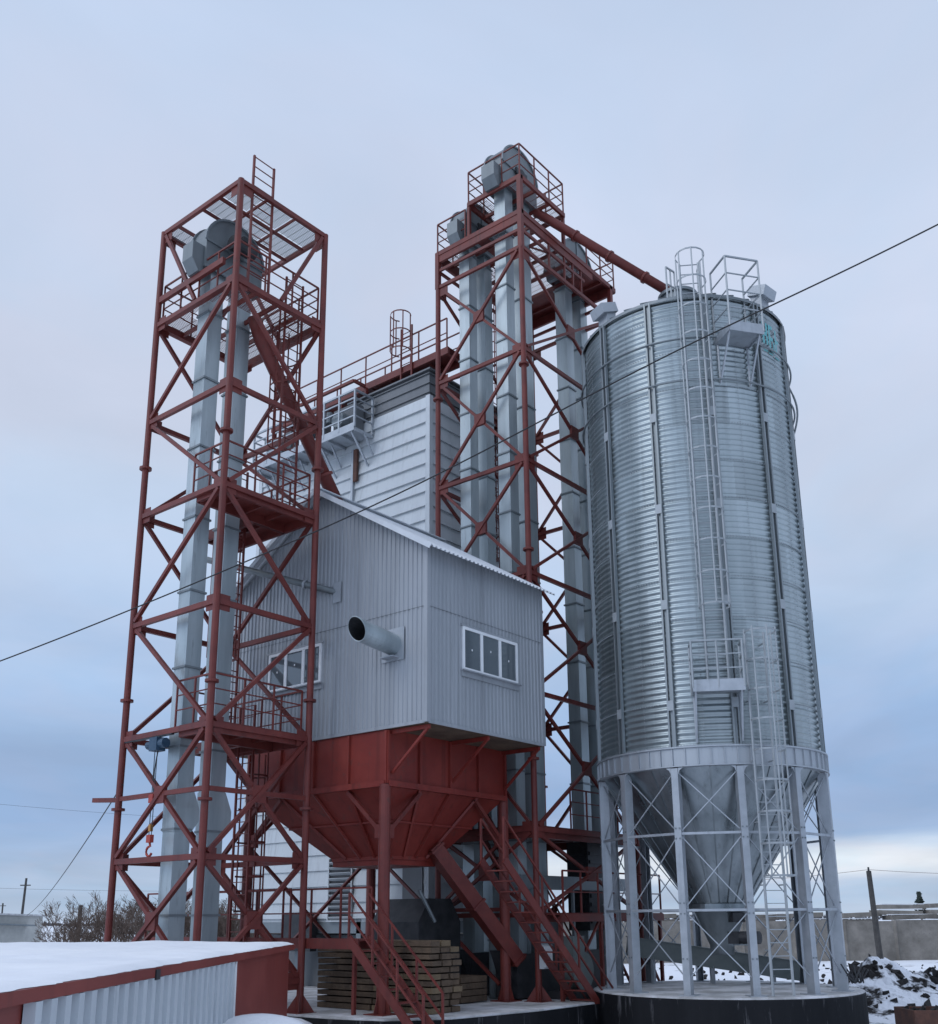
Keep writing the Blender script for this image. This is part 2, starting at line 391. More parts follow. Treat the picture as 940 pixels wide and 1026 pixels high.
# roof cone with ribs, hatch collar, roof vents
mb = MB(); mb.lathe((SC.x, SC.y, 0), [(SR+.10, ZT-.06),(SR+.10, ZT+.03),(SR+.05, ZT+.05),(.55, ZT+1.62),(.55, ZT+1.9),(.62, ZT+1.9),(.62, ZT+2.0),(.02, ZT+2.04)], 72)
roof = mb.build('roof', M['galvdark'], silo, False)
mb = MB()
for k in range(36): mb.bar(sp(k*10, SR+.06, ZT+.07), sp(k*10, .6, ZT+1.62), .04, .06)
mb.build('roof_rib', M['galvdark'], roof)
for ang, rr in ((-50, 2.75), (56, 2.8)):
    c = sp(ang, rr, ZT+.28); d = sdir(ang); t = stan(ang); v = MB()
    v.obox(c, d*.16, t*.22, V((0,0,.30)))
    up = V((0,0,1)); v.obox(c+d*.10+up*.38, d*.26-up*.09, t*.30, up*.14+d*.05)
    v.build('roof_vent', M['galvbeam'], silo)
# lower ring beam, skirt
mb = MB(); mb.lathe((SC.x, SC.y, 0), [(SR-.25, 6.62),(SR+.13, 6.62),(SR+.13, 6.65),(SR+.085, 6.66),(SR+.08, 7.08),(SR+.13, 7.09),(SR+.13, 7.13),(SR-.2, 7.15)], 72)
for k in range(60): mb.obox(sp(k*6+1, SR+.10, 6.87), sdir(k*6+1)*.022, stan(k*6+1)*.008, V((0,0,.2)))
rbm = mb.build('ring_beam', M['galvbeam'], silo)
# hopper cone
mb = MB(); mb.lathe((SC.x, SC.y, 0), [(SR-.04, 6.95),(SR-.06, 6.6),(.78, 3.3),(.78, 3.12),(.70, 3.1),(.32, 2.25),(.30, 2.0),(.02, 2.0)], 72)
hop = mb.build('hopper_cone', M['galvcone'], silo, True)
mb = MB()
for k in range(24): mb.bar(sp(k*15, SR-.045, 6.6), sp(k*15, .795, 3.32), .035, .02)
mb.lathe((SC.x, SC.y, 0), [(.80,3.30),(.86,3.30),(.86,3.14),(.80,3.14)], 40)
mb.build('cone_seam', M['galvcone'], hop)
mb = MB(); c = sp(40, .62, 2.95); mb.obox(c, sdir(40)*.12, stan(40)*.2, V((0,0,.12))); c = sp(55, .95, 2.5); mb.tube([c, c+V((0,0,.4))], .09, 12); mb.build('slide_gate', M['dark'], hop)
for k in range(12):                                               # legs: channel posts with gussets
    a = -16.5+30*k; d = sdir(a); t = stan(a); lg = MB(); ro, ri = SR+.10, SR-.13
    for q in (-1, 1):
        lg.obox(sp(a, (ro+ri)/2, (ZF+6.62)/2)+t*q*.077, d*(ro-ri)/2, t*.009, V((0,0,(6.62-ZF)/2-.03)))
    lg.obox(sp(a, ro+.008, (ZF+6.62)/2), d*.008, t*.086, V((0,0,(6.62-ZF)/2-.03)))
    for q in (-1, 1):
        b0 = sp(a, ro, 6.6)+t*q*.095; lg.prism([b0, b0+t*q*.13, b0+t*q*.04+V((0,0,-.06)), b0+V((0,0,-.17))], d*-.012)
    lg.obox(sp(a, SR-.02, ZF+.02), d*.24, t*.2, V((0,0,.018)))
    lo = lg.build('leg', M['galvleg'], silo)
    bl = MB()
    for zz in (3.05, 3.3, 4.85, 5.1, 2.0):
        for q in (-.05, .05): p = sp(a, ro+.024, zz)+t*q; bl.obox(p, d*.012, t*.018, V((0,0,.018)))
    bl.build('bolt', M['galvdark'], lo)
for k in range(12):
    a, b = -16.5+30*k, 13.5+30*k; r = SR+.02
    for z0, z1 in ((1.5, 3.13), (3.13, 4.97), (4.97, 6.55)):
        for p, q, dz in ((a, b, .012), (b, a, -.012)):
            br = MB(); br.bar(sp(p, r+dz, z0), sp(q, r+dz, z1), .024); br.build('cross_brace', M['galvleg'], silo)
    for z in (3.13, 4.97):
        br = MB(); br.bar(sp(a, r+.05, z), sp(b, r+.05, z), .05, .06); br.build('girt', M['galvleg'], silo)
# caged ladder up the silo
la = 6.4
ladder(silo, sp(la, SR+.22, 8.5), 20.85, stan(la), M['galvlad'], cage=(10.6, 20.85), odir=sdir(la), w=.52, cr=.40, hoop=10.25/12)
lb = 23.5
ladder(silo, sp(lb, SR+.30, ZF+.03), 10.0, stan(lb), M['galvlad'], cage=(3.9, 10.0), odir=sdir(lb), w=.52, cr=.38, hoop=.75)
mb = MB()
for z in [2.2+1.5*i for i in range(6)]:
    for q in (-.24, .24): mb.bar(sp(lb, SR+.30, z)+stan(lb)*q, sp(lb, SR+.02, z)+stan(lb)*q, .03)
for z in [9.2+1.6*i for i in range(7)]:
    for q in (-.24, .24): mb.bar(sp(la, SR+.22, z)+stan(la)*q, sp(la, SR, z)+stan(la)*q, .03)
mb.build('ladder_bracket', M['galvlad'], silo)
# mid rest platform
def platform(angA, angB, r0, r1, z, zname, rh=1.2, mids=(.4, .7)):
    pf = MB(); am = (angA+angB)/2; t = stan(am); d = sdir(am)
    wA = (angB-angA)/2; hw = math.sin(R(wA))*r1
    c0 = sp(am, r0, z); c1 = sp(am, r1, z)
    pf.obox((c0+c1)/2, d*(r1-r0)/2, t*hw, V((0,0,.02)))
    pf.obox(c1+V((0,0,.05)), d*.012, t*(hw+.012), V((0,0,.15)))
    for q in (-1, 1): pf.obox((c0+c1)/2+t*q*hw+V((0,0,.05)), d*(r1-r0)/2, t*.012, V((0,0,.12)))
    po = pf.build(zname, M['galvleg'], silo)
    rl = MB()
    railing(rl, [c0-t*hw+d*.1, c1-t*hw, c1+t*hw, c0+t*hw+d*.1], rh, .75, .032, mids)
    rl.build('railing', M['galvlad'], po)
    br = MB()
    for q in (-1, 1):
        e = c1+t*q*hw*.9-d*.12; w0 = sp(am, SR+.03, z-1.25)+t*q*hw*.9; br.bar(e, w0, .045); br.bar(sp(am, SR+.03, z-.05)+t*q*hw*.9, w0, .045)
    br.build('bracket', M['galvleg'], po)
    return po
platform(-4.2, 15, SR+.05, SR+.75, 8.46, 'rest_platform')
platform(20.0, 35.0, SR-.1, SR+.85, 18.42, 'top_platform', 2.2, (.28,.52,.76))
# outlet gutter pieces and cable on the right side
mb = MB(); pts = [sp(78, SR+.06+.18*math.sin(math.pi*i/10), 16.4+1.6*i/10) for i in range(11)]; mb.tube(pts, .03, 6); mb.build('cable_loop', M['galvdark'], silo, True)
# teal emblem near the eave
em = MB()
def decal(a0, a1, z0, z1, o=.05):
    n_ = 4
    for i in range(n_):
        p, q = a0+(a1-a0)*i/n_, a0+(a1-a0)*(i+1)/n_
        em.quad(sp(p, SR+o, z0), sp(q, SR+o, z0), sp(q, SR+o, z1), sp(p, SR+o, z1))
for seg in ((48.5,50,18.75,19.45),(50,52.5,19.02,19.14),(51.5,53,19.14,19.45),(51.5,53,18.75,19.02),(54,55.5,18.7,19.45),(55.5,58,19.33,19.45),(55.5,58,18.95,19.07),(58,59.3,18.6,18.95),(55,58,18.6,18.7),(60.5,62,18.7,19.4),(62,64.5,19.0,19.1),(48.5,52,18.5,18.56),(53,57,18.48,18.53),(59,64,18.46,18.52)):
    decal(*seg)
em.build('emblem', M['teal'], silo)
# roof guard on top platform behind
mb = MB(); railing(mb, [sp(-6, SR-.3, ZT+.2), sp(-2, SR-1.2, ZT+.6)], 1.1, .6, .03, (.5,)); railing(mb, [sp(14, SR-.2, ZT+.2), sp(20, SR-1.2, ZT+.6)], 1.1, .7, .03, (.5,)); mb.build('roof_railing', M['galvlad'], silo)

# ================================================================== LATTICE TOWERS
def lattice(parent, X0, X1, Y0, Y1, z0, zs, leg, braces, mat, ringw=.12, brw=.085, gus=.34, flz=()):
    C4 = {'f': (X0, Y0), 'l': (X0, Y1), 'r': (X1, Y0), 'b': (X1, Y1)}
    for k, (x, y) in C4.items():
        m = MB(); m.tube([(x, y, z0), (x, y, zs[-1]+.05)], leg, 14)
        m.box(x-.28, x+.28, y-.28, y+.28, z0, z0+.03)
        for q in range(4):
            a = q*math.pi/2+math.pi/4; dx, dy = math.cos(a), math.sin(a)
            m.prism([(x+dx*leg, y+dy*leg, z0+.03), (x+dx*.34, y+dy*.34, z0+.03), (x+dx*leg, y+dy*leg, z0+.4)], (.012*dy, -.012*dx, 0))
        lo = m.build('leg', mat, parent, False)
        fl = MB()
        for z in flz: fl.lathe((x, y, 0), [(leg, z-.03),(leg*1.9, z-.03),(leg*1.9, z+.03),(leg, z+.03)], 16)
        if flz: fl.build('flange', mat, lo)
    faces = [('f','l'),('f','r'),('r','b'),('l','b')]
    for i, z in enumerate(zs):
        for a, b in faces:
            p, q = V((*C4[a], z)), V((*C4[b], z)); m = MB(); d = (q-p).normalized()
            m.bar(p+d*leg*.8, q-d*leg*.8, ringw*.75, ringw); m.build('ring_beam', mat, parent)
            gm = MB()
            for e, s in ((p, 1), (q, -1)):
                c = e+d*s*(leg+gus*.42); nrm = d.cross(V((0,0,1)))
                top_ = (i == len(zs)-1)
                gm.obox(c-V((0,0,gus*.5 if top_ else 0)), d*gus*.42, nrm*.008, V((0,0,gus*(.42 if top_ else .55))))
            gm.build('gusset', mat, parent)
    for i in range(len(zs)-1):
        kinds = braces(i)
        for fi, (a, b) in enumerate(faces):
            pa, pb = V((*C4[a], 0)), V((*C4[b], 0)); d = (pb-pa).normalized()
            A0, A1 = pa+d*leg*1.5+V((0,0,zs[i]+.1)), pa+d*leg*1.5+V((0,0,zs[i+1]-.1))
            B0, B1 = pb-d*leg*1.5+V((0,0,zs[i]+.1)), pb-d*leg*1.5+V((0,0,zs[i+1]-.1))
            nrm = d.cross(V((0,0,1)))*.03
            k = kinds
            if k in ('/', 'X'): m = MB(); m.bar(A0+nrm, B1+nrm, brw); m.build('brace', mat, parent)
            if k in ('\\', 'X'): m = MB(); m.bar(A1-nrm, B0-nrm, brw); m.build('brace', mat, parent)
            if k == 'X':
                c = (A0+B1)/2; m = MB(); m.obox(c, d*.2, nrm.normalized()*.045, V((0,0,.2))); m.build('gusset', mat, parent)
            if k == 'V':
                mid = (A0+B0)/2; m = MB(); m.bar(B1, mid, brw); m.build('brace', mat, parent)

# ---- left tower
TX0, TX1, TY0, TY1 = 14.0, 17.0, 19.07, 22.5
Z1 = [1.6, 4.35, 7.31, 10.23, 13.21, 15.92, 18.88, 21.83]
tw = thing('lattice_tower', ((TX0+TX1)/2, (TY0+TY1)/2, .87), 'red steel lattice tower on the left around one bucket elevator', 'tower')
pat1 = {0:'X', 1:'X', 2:'/', 3:'\\', 4:'/', 5:'\\', 6:'V'}
# zigzag as read from the photo: front post carries rings 2, 4, 6
def br1(i): return {0:'X', 1:'X', 2:'/', 3:'\\', 4:'/', 5:'\\', 6:'V'}[i]
lattice(tw, TX0, TX1, TY0, TY1, .87, Z1, .085, br1, M['red'], .13, .095, .36, (5.6+.0, 8.3, 14.6))
m = MB()
for p, q in (((TX0,TY0,5.85),(TX0,TY1,5.85)), ((TX0,TY0,5.85),(TX1,TY0,5.85))):
    m.bar(p, q, .08, .11)
m.build('ring_beam', M['red'], tw)
m = MB(); m.bar((TX0, TY1-.02, 5.83), (TX0-.05, TY1+1.05, 5.9), .09, .11); m.build('stub_beam', M['red'], tw)
def deck(parent, X0, X1, Y0, Y1, z, rail_pts, mat, hole=None, solid=True, beamh=.28, h=1.12, name='platform'):
    pf = MB()
    if solid: pf.box(X0+.04, X1-.04, Y0+.04, Y1-.04, z-.035, z)
    for (a, b) in (((X0,Y0),(X1,Y0)),((X0,Y1),(X1,Y1)),((X0,Y0),(X0,Y1)),((X1,Y0),(X1,Y1))):
        pf.bar((*a, z-beamh/2), (*b, z-beamh/2), .09, beamh)
    n = max(1, int((X1-X0)/.9))
    for i in range(1, n+1): x = X0+(X1-X0)*i/(n+1); pf.box(x-.03, x+.03, Y0+.05, Y1-.05, z-.16, z-.04)
    po = pf.build(name, mat, parent)
    rl = MB()
    for pts in rail_pts: railing(rl, [V((x, y, z)) for x, y in pts], h, .85, .03, (.36, .68), 0)
    if rail_pts: rl.build('railing', mat, po)
    return po
# platform at ring 6, right half solid, and its railing
deck(tw, 14.1, 16.9, 19.15, 20.3, 7.42, [((14.15,20.6),(14.15,19.2)), ((14.15,19.2),(16.85,19.2),(16.85,22.3)), ((14.9,21.3),(16.3,21.3))], M['red'])
deck(tw, 15.9, 16.9, 20.35, 22.35, 7.42, [], M['red'])
deck(tw, 14.1, 16.9, 19.15, 20.2, 13.32, [((14.15,20.5),(14.15,19.2)), ((14.15,19.2),(16.85,19.2),(16.85,22.3)), ((15.0,21.3),(16.2,21.3))], M['red'])
deck(tw, 15.9, 16.9, 20.25, 22.35, 13.32, [], M['red'])
# head platform
pf = deck(tw, 14.06, 16.94, 19.13, 22.44, 19.02, [((14.1,22.4),(14.1,19.17),(16.9,19.17),(16.9,22.4),(14.1,22.4))], M['red'], solid=False, beamh=.2)
gm = MB(); grate(gm, 14.1, 16.9, 19.2, 20.2, 19.02); grate(gm, 14.1, 14.4, 20.2, 22.4, 19.02); grate(gm, 16.0, 16.9, 20.2, 22.4, 19.02); grate(gm, 14.4, 16.0, 21.6, 22.4, 19.02); gm.build('grating', M['red'], pf)
m = MB(); m.bar((14.0, 19.6, 19.66), (14.0, 22.5, 19.66), .1, .18); m.build('ring_beam', M['red'], tw)
# top frame gratings
m = MB()
for y in (20.0, 20.75, 21.85): m.bar((TX0, y, 21.8), (TX1, y, 21.8), .06, .08)
for x in (14.9, 15.9): m.bar((x, TY0, 21.79), (x, 20.75, 21.79), .05, .07)
for x in (15.5,): m.bar((x, 21.85, 21.79), (x, TY1, 21.79), .05, .07)
tf = m.build('roof_frame', M['red'], tw)
gm = MB()
for x0, x1, y0, y1 in ((14.05,14.87,19.12,19.97),(14.93,15.87,19.12,19.97),(15.93,16.95,19.12,19.97),(14.05,14.87,20.04,20.72),(14.93,15.87,20.04,20.72),(15.93,16.95,20.04,20.72),(14.05,15.47,21.9,22.45)):
    grate(gm, x0, x1, y0, y1, 21.86, .05, .016)
gm.build('grating', M['galvdark'], tf)
# ladders
ladder(tw, (14.80, 19.17, 19.05), 22.98, (1,0,0), M['red'], w=.68, stile=.055)
ladder(tw, (16.42, 19.62, 13.35), 20.3, (1,0,0), M['red'], w=.6, cage=(15.4, 19.0), odir=(0,1,0))
ladder(tw, (16.0, 21.15, 7.45), 14.9, (1,0,0), M['red'], w=.62, cage=(9.6, 13.1), odir=(0,1,0))
ladder(tw, (16.75, 21.2, .9), 8.4, (0,1,0), M['red'], w=.6, cage=(3.2, 7.2), odir=(1,0,0))

# ---- bucket elevator
def elevator(loc, duct_x, y, z0, z1, label, group, headw=1.02, axis='x', dw=.42, thick=.62, motor_side=1, mat='galv2', hx_=.26, rise=.8):
    e = thing('bucket_elevator', (loc[0], loc[1], z0), label, 'elevator', group)
    for x in duct_x:
        m = MB(); m.box(x-dw/2, x+dw/2, y-dw/2*1.05, y+dw/2*1.05, z0+1.152, z1)
        d = m.build('duct', M[mat], e)
        fl = MB(); z = z0+2.2
        while z < z1-.3:
            fl.box(x-dw/2-.035, x+dw/2+.035, y-dw/2-.045, y+dw/2+.045, z-.025, z+.025); z += 1.95
        fl.build('flange', M['galvdark'], d)
    xm = sum(duct_x)/2; half = (max(duct_x)-min(duct_x))/2+dw/2+hx_
    # head: half round casing over both ducts
    m = MB(); n_ = 18; hz = z1+rise
    poly = [(xm-half, y-thick/2, z1), (xm+half, y-thick/2, z1)]+[(xm+half*math.cos(math.pi*i/n_), y-thick/2, hz+half*1.02*math.sin(math.pi*i/n_)) for i in range(n_+1)]
    m.prism(poly, (0, thick, 0)); hd = m.build('head', M['headgalv'], e)
    fr = MB()
    for yy in (y-thick/2-.02, y+thick/2+.02):
        q = [V((xm+(half+.03)*math.cos(math.pi*i/n_), yy, hz+(half+.03)*math.sin(math.pi*i/n_))) for i in range(n_+1)]
        for a, b in zip(q, q[1:]): fr.bar(a, b, .05, .06)
        fr.bar((xm-half, yy, z1), (xm+half, yy, z1), .05, .08); fr.bar((xm-half-.02, yy, hz), (xm+half, yy, hz), .04, .06)
        fr.bar((xm, yy, z1), (xm, yy, hz+half), .03, .05)
    fr.build('rim', M['galvdark'], hd)
    # discharge and hatch, drive
    m = MB(); m.box(xm-half-.36, xm-half-.002, y-thick*.36, y+thick*.36, z1+.12, z1+.62); m.prism([(xm-half-.36, y-thick*.36, z1+.118), (xm-half-.002, y-thick*.36, z1+.118), (xm-half-.002, y-thick*.36, z1-.2), (xm-half-.15, y-thick*.36, z1-.2)], (0, thick*.72, 0)); m.build('discharge_box', M['headgalv'], e)
    m = MB(); ym = y+motor_side*(thick/2+.35); m.tube([(xm-.25, ym, hz+.05), (xm+.35, ym, hz+.05)], .19, 14); m.tube([(xm-.4, ym, hz+.05), (xm-.25, ym, hz+.05)], .21, 14); m.box(xm-.1, xm+.1, ym-.12, ym+.12, hz+.22, hz+.36); m.tube([(xm, y+motor_side*thick/2, hz), (xm, ym-motor_side*.1, hz)], .08, 10); m.build('motor', M['dark'], e)
    m = MB(); ys = y-motor_side*(thick/2+.06); m.tube([(xm, ys-.05, hz), (xm, ys+.05, hz)], .16, 16); m.box(xm-.3, xm+.3, ys-.03, ys+.03, hz-.12, hz+.12); m.build('bearing', M['dark'], e)
    # boot; its dark colour stands in for the shade at the duct feet
    m = MB(); m.box(xm-half-.05, xm+half+.05, y-thick/2, y+thick/2, z0+.03, z0+1.15); m.prism([(xm-half-.45, y-.24, z0+1.25), (xm-half-.05, y-.24, z0+1.25), (xm-half-.05, y-.24, z0+.45)], (0, .48, 0)); m.build('boot', M['dark'], e)
    return e
e1 = elevator((15.0, 20.8), (14.52, 15.46), 20.8, .9, 19.95, 'galvanised bucket elevator with twin ducts inside the left red tower', None, dw=.44, motor_side=-1)
# flared inspection sections on the ducts
for x in (14.52, 15.46):
    m = MB(); w = .22
    prof = [(w+.02,5.0),(w+.10,5.25),(w+.10,5.55),(w+.02,6.0)]
    vs = []; fs = []
    for i, (a, z) in enumerate(prof): vs += [(x-w-.02, 20.8-w-.02, z), (x+a+.1*(a>.31), 20.8-w-.02-.02*(a>.31), z), (x+a+.1*(a>.31), 20.8+w+.02, z), (x-w-.02, 20.8+w+.02, z)]
    for i in range(3):
        for k in range(4): fs.append((i*4+k, i*4+(k+1)%4, i*4+4+(k+1)%4, i*4+4+k))
    m.add(vs, fs); m.build('service_section', M['galv2'], e1)
# spout from left tower head into cabin roof
def spout(name, pts, r, mat, label, rings=()):
    m = MB(); m.tube(pts, r, 14)
    o = thing(name, V(pts[-1]), label, 'spout'); ob = m.build('pipe', mat, o, True)
    f = MB()
    a, b = V(pts[0]), V(pts[-1]); d = (b-a).normalized()
    for t in rings: c = a+(b-a)*t; f.tube([c-d*.035, c+d*.035], r*1.28, 14)
    if rings: f.build('flange', mat, o)
    return o
spout('grain_spout', [(15.55,20.25,19.0), (15.8,20.22,18.4), (18.25,19.62,14.2)], .19, M['red'], 'thick red spout sloping from left tower down to the cabin roof', (.35,.62,.85))
# chain hoist on the left tower
hb = thing('chain_hoist', (14.3, 21.6, 4.5), 'blue electric chain hoist with red hook hanging from the left tower', 'hoist')
hx, hy = 14.0, 21.2
m = MB(); m.box(hx-.13, hx+.13, hy-.3, hy+.0, 6.88, 7.2); m.tube([(hx, hy-.3, 7.05), (hx, hy-.5, 7.05)], .12, 12); m.tube([(hx, hy+.0, 7.05), (hx, hy+.22, 7.05)], .10, 12); m.build('motor', M['blue'], hb)
m = MB(); m.tube([(hx, hy, 7.25), (hx, hy, 7.32)], .05, 8); m.bar((hx, hy-.75, 7.24), (hx, hy+1.2, 7.24), .08, .05); m.build('trolley', M['dark'], hb)
m = MB()
for q in (-.05, .05): m.bar((hx, hy-.12+q, 4.9), (hx, hy-.12+q, 6.9), .014)
m.build('chain', M['dark'], hb)
m = MB(); q = [(hx, hy-.2+.1*math.sin(i*.6), 6.9-.25*i) for i in range(5)]; m.tube(q, .015, 5); m.build('cable', M['dark'], hb)
m = MB(); m.box(hx-.06, hx+.06, hy-.2, hy-.03, 5.66, 5.86); m.build('limit_block', M['orange'], hb)
m = MB(); m.box(hx-.04, hx+.04, hy-.16, hy-.08, 5.0, 5.16); m.build('swivel', M['yellow'], hb)
m = MB(); m.box(hx-.05, hx+.05, hy-.2, hy-.04, 4.74, 4.92)
q = [(hx, hy-.12+.11*math.sin(a), 4.52-.11*math.cos(a)+.02) for a in [R(200-i*22) for i in range(13)]]; m.tube([(hx, hy-.12, 4.75)]+q, .028, 8); m.build('hook', M['orange'], hb)

# ---- second tower
UX0, UX1, UY0, UY1 = 22.75, 28.1, 16.33, 19.8
t2 = thing('lattice_tower', ((UX0+UX1)/2, (UY0+UY1)/2, .87), 'taller red lattice tower beside the silo crowned with railed platforms', 'tower')
ZS2 = [3.05, 5.3, 9.1, 12.63, 16.16, 19.87, 23.46]
lattice(t2, UX0, UX1, UY0, UY1, .87, ZS2, .085, lambda i: 'X', M['red'], .12, .085, .4, (7.2, 13.3, 19.3))
# upper part: posts up to deck levels and the deep channel beams
for x, y, zt in ((UX0,UY0,26.1),(UX0,UY1,24.8),(UX1,UY0,24.8),(UX1,UY1,24.8)):
    m = MB(); m.bar((x, y, 23.4), (x, y, zt), .15); m.build('leg', M['red'], t2)
for (a, b) in (((UX0,UY0),(UX0,UY1)),((UX0,UY0),(UX1+.25,UY0)),((UX1,UY0),(UX1,UY1)),((UX0,UY1),(UX1,UY1))):
    for z, w, h in ((24.57, .09, .34), (24.1, .07, .10)):
        b_ = b if b[0] < 28.2 else (26.9 if h > .2 else 26.4, b[1])
        m = MB(); m.bar((*a, z), (*b_, z), w, h); m.build('ring_beam', M['red'], t2)
# knee struts between the two upper rings on the right face
m = MB()
for x in (24.3, 25.2, 25.7, 26.2): m.bar((x, UY0, 23.5), (x, UY0, 24.5), .06)
m.build('strut', M['red'], t2)
lowd = deck(t2, UX0-.02, UX1+.3, UY0-.03, UY1+.02, 24.82, [((22.75,18.6),(22.75,19.82),(28.38,19.82),(28.38,16.31),(26.6,16.31))], M['red'], solid=False, beamh=.16)
gm = MB(); gm.box(26.9, 28.36, 16.36, 19.76, 24.77, 24.81); gm.box(22.8, 24.6, 18.0, 18.4, 24.77, 24.81); gm.build('deck_plate', M['red'], lowd)
gm = MB(); grate(gm, 24.6, 26.85, 16.4, 19.7, 24.82); grate(gm, 22.8, 24.5, 19.35, 19.75, 24.82); gm.build('grating', M['red'], lowd)
upd = deck(t2, UX0-.02, 25.25, UY0-.03, 18.45, 26.12, [((22.75,16.32),(22.75,18.45),(25.24,18.45),(25.24,16.32),(22.75,16.32))], M['red'], solid=False, beamh=.16, h=1.2)
gm = MB(); grate(gm, 22.8, 25.2, 16.38, 16.95, 26.12); grate(gm, 22.8, 25.2, 17.9, 18.4, 26.12); grate(gm, 24.6, 25.2, 16.95, 17.9, 26.12); gm.build('grating', M['red'], upd)
m = MB()
for x, y in ((22.75,18.43),(25.22,16.34),(25.22,18.43)): m.bar((x, y, 24.8), (x, y, 26.1), .1)
m.bar((23.6,18.43,24.9),(25.2,18.43,26.0), .06); m.bar((25.22,17.0,24.9),(25.22,18.4,26.0), .06)
m.build('strut', M['red'], t2)
# landings and caged ladders on the back face
for z, x0, x1 in ((19.95, 25.6, 28.0), (12.75, 25.4, 28.0)):
    deck(t2, x0, x1, UY1+.1, UY1+1.2, z, [((x0,UY1+1.15),(x1,UY1+1.15),(x1,UY1+.15)), ((x0,UY1+1.15),(x0,UY1+.15))], M['red'], beamh=.3)
deck(t2, 22.85, 28.0, 16.45, 19.7, 5.42, [((24.6,16.4),(28.0,16.4))], M['red'], beamh=.34)
ladder(t2, (26.4, UY1+.55, 12.8), 21.2, (1,0,0), M['red'], w=.5, cage=(15.0, 20.9), odir=(0,1,0))
ladder(t2, (26.9, UY1+.55, 20.0), 26.0, (1,0,0), M['red'], w=.5, cage=(21.8, 25.8), odir=(0,1,0))
ladder(t2, (26.2, UY1+.55, 5.5), 13.9, (1,0,0), M['red'], w=.5, cage=(7.4, 12.3), odir=(0,1,0))
G = 'bucket elevators of the taller tower'
elevator((23.7, 17.35), (23.22, 24.18), 17.35, .9, 26.25, 'bucket elevator with highest round head on the topmost railed platform', G, thick=.72)
elevator((23.8, 19.0), (23.36, 24.2), 19.0, .9, 24.95, 'bucket elevator of the taller tower with low head nearest the dryer', G, dw=.4)
e4 = elevator((27.5, 17.6), (27.02, 27.98), 17.6, .9, 24.95, 'bucket elevator of the taller tower running close beside the silo', G, dw=.42, thick=.66)
m = MB(); m.box(26.68, 28.3, 17.22, 17.98, 2.6, 5.2)
for i in range(9): m.box(26.64, 26.679, 17.3, 17.9, 2.8+.25*i, 2.9+.25*i); m.box(26.75, 28.2, 17.18, 17.219, 2.8+.25*i, 2.9+.25*i)
m.build('casing', M['dark'], e4)
spout('grain_spout', [(24.45,16.9,26.0), (24.6,16.6,25.72), (26.2,12.9,22.0)], .155, M['red'], 'long red pipe sloping from taller tower down to the silo top', (.3,.55,.8))
m = MB()
# ================================================================== GRAIN DRYER
DX0, DX1, DY0, DY1 = 23.25, 27.2, 20.62, 29.2
dr = thing('grain_dryer', (DX0, DY0, .87), 'tall pale grain dryer clad in horizontal panels behind the cabin', 'dryer')
def lap_wall(mb, p0, p1, z0, z1, pitch, out):
    p0, p1, out = V(p0), V(p1), V(out); z = z0
    while z < z1-.01:
        zt = min(z+pitch, z1)
        a0, a1 = p0+V((0,0,z))+out*.095, p1+V((0,0,z))+out*.075
        b0, b1 = p0+V((0,0,zt))+out*.012, p1+V((0,0,zt))+out*.012
        mb.quad(a0, a1, b1, b0)
        mb.quad(p0+V((0,0,z)), p1+V((0,0,z)), a1, a0); z = zt
mb = MB()
lap_wall(mb, (DX0,DY0,0), (DX0,DY1,0), 3.0, 19.95, .5, (-1,0,0))
lap_wall(mb, (DX1,DY0,0), (DX0,DY0,0), 3.0, 19.95, .5, (0,-1,0))
lap_wall(mb, (DX0,DY1,0), (DX1,DY1,0), 3.0, 19.95, .5, (0,1,0))
lap_wall(mb, (DX1,DY1,0), (DX1,DY0,0), 3.0, 19.95, .5, (1,0,0))
mb.box(DX0+.01, DX1-.01, DY0+.01, DY1-.01, 2.9, 19.9)
mb.build('clad_wall', M['panel'], dr)
mb = MB()
for x, y in ((DX0,DY0),(DX0,DY1),(DX1,DY0)): mb.box(x-.09, x+.09, y-.09, y+.09, 3.0, 19.95)
mb.build('corner_trim', M['panel'], dr)
mb = MB(); mb.box(DX0+.03, DX1, DY0+.03, 24.4, 19.955, 20.9); 
for z in (20.1, 20.45, 20.8): mb.box(DX0-.02, DX1+.02, DY0-.02, 24.45, z, z+.04)
mb.box(DX0-.1, DX1+.1, DY0-.1, 24.5, 20.9, 20.96)
mb.build('upper_hood', M['paneldark'], dr)
mb = MB(); mb.box(DX0-.05, DX1+.05, 24.52, DY1+.05, 19.952, 20.02); mb.build('roof', M['roof'], dr)
# base frame with legs, dark openings, louvres
mb = MB()
for x in (DX0+.1, DX1-.1):
    for y in (DY0+.12, 23.5, 26.3, DY1-.12): mb.box(x-.1, x+.1, y-.1, y+.1, .87, 3.0)
mb.box(DX0, DX1, DY0, DY1, 2.55, 2.9)
mb.build('base_frame', M['galvdark'], dr)
mb = MB(); mb.box(DX0+.5, DX1-.3, DY0+.5, DY1-.5, .9, 2.5); mb.build('plenum', M['paneldark'], dr)
def louvre(y0, y1, z0, z1, x=DX0-.1):
    l = MB(); l.box(x-.04, x+.02, y0-.05, y0, z0, z1); l.box(x-.04, x+.02, y1, y1+.05, z0, z1); l.box(x-.04, x+.02, y0-.05, y1+.05, z1, z1+.05); l.box(x-.04, x+.02, y0-.05, y1+.05, z0-.05, z0)
    z = z0+.06
    while z < z1: l.obox(((x-.03), (y0+y1)/2, z), (.05, 0, -.035), (0, (y1-y0)/2, 0), (.004, 0, .006)); z += .17
    o = l.build('louvre', M['panel'], dr); b = MB(); b.box(x+.021, x+.03, y0, y1, z0, z1); b.build('backing', M['dark'], o)
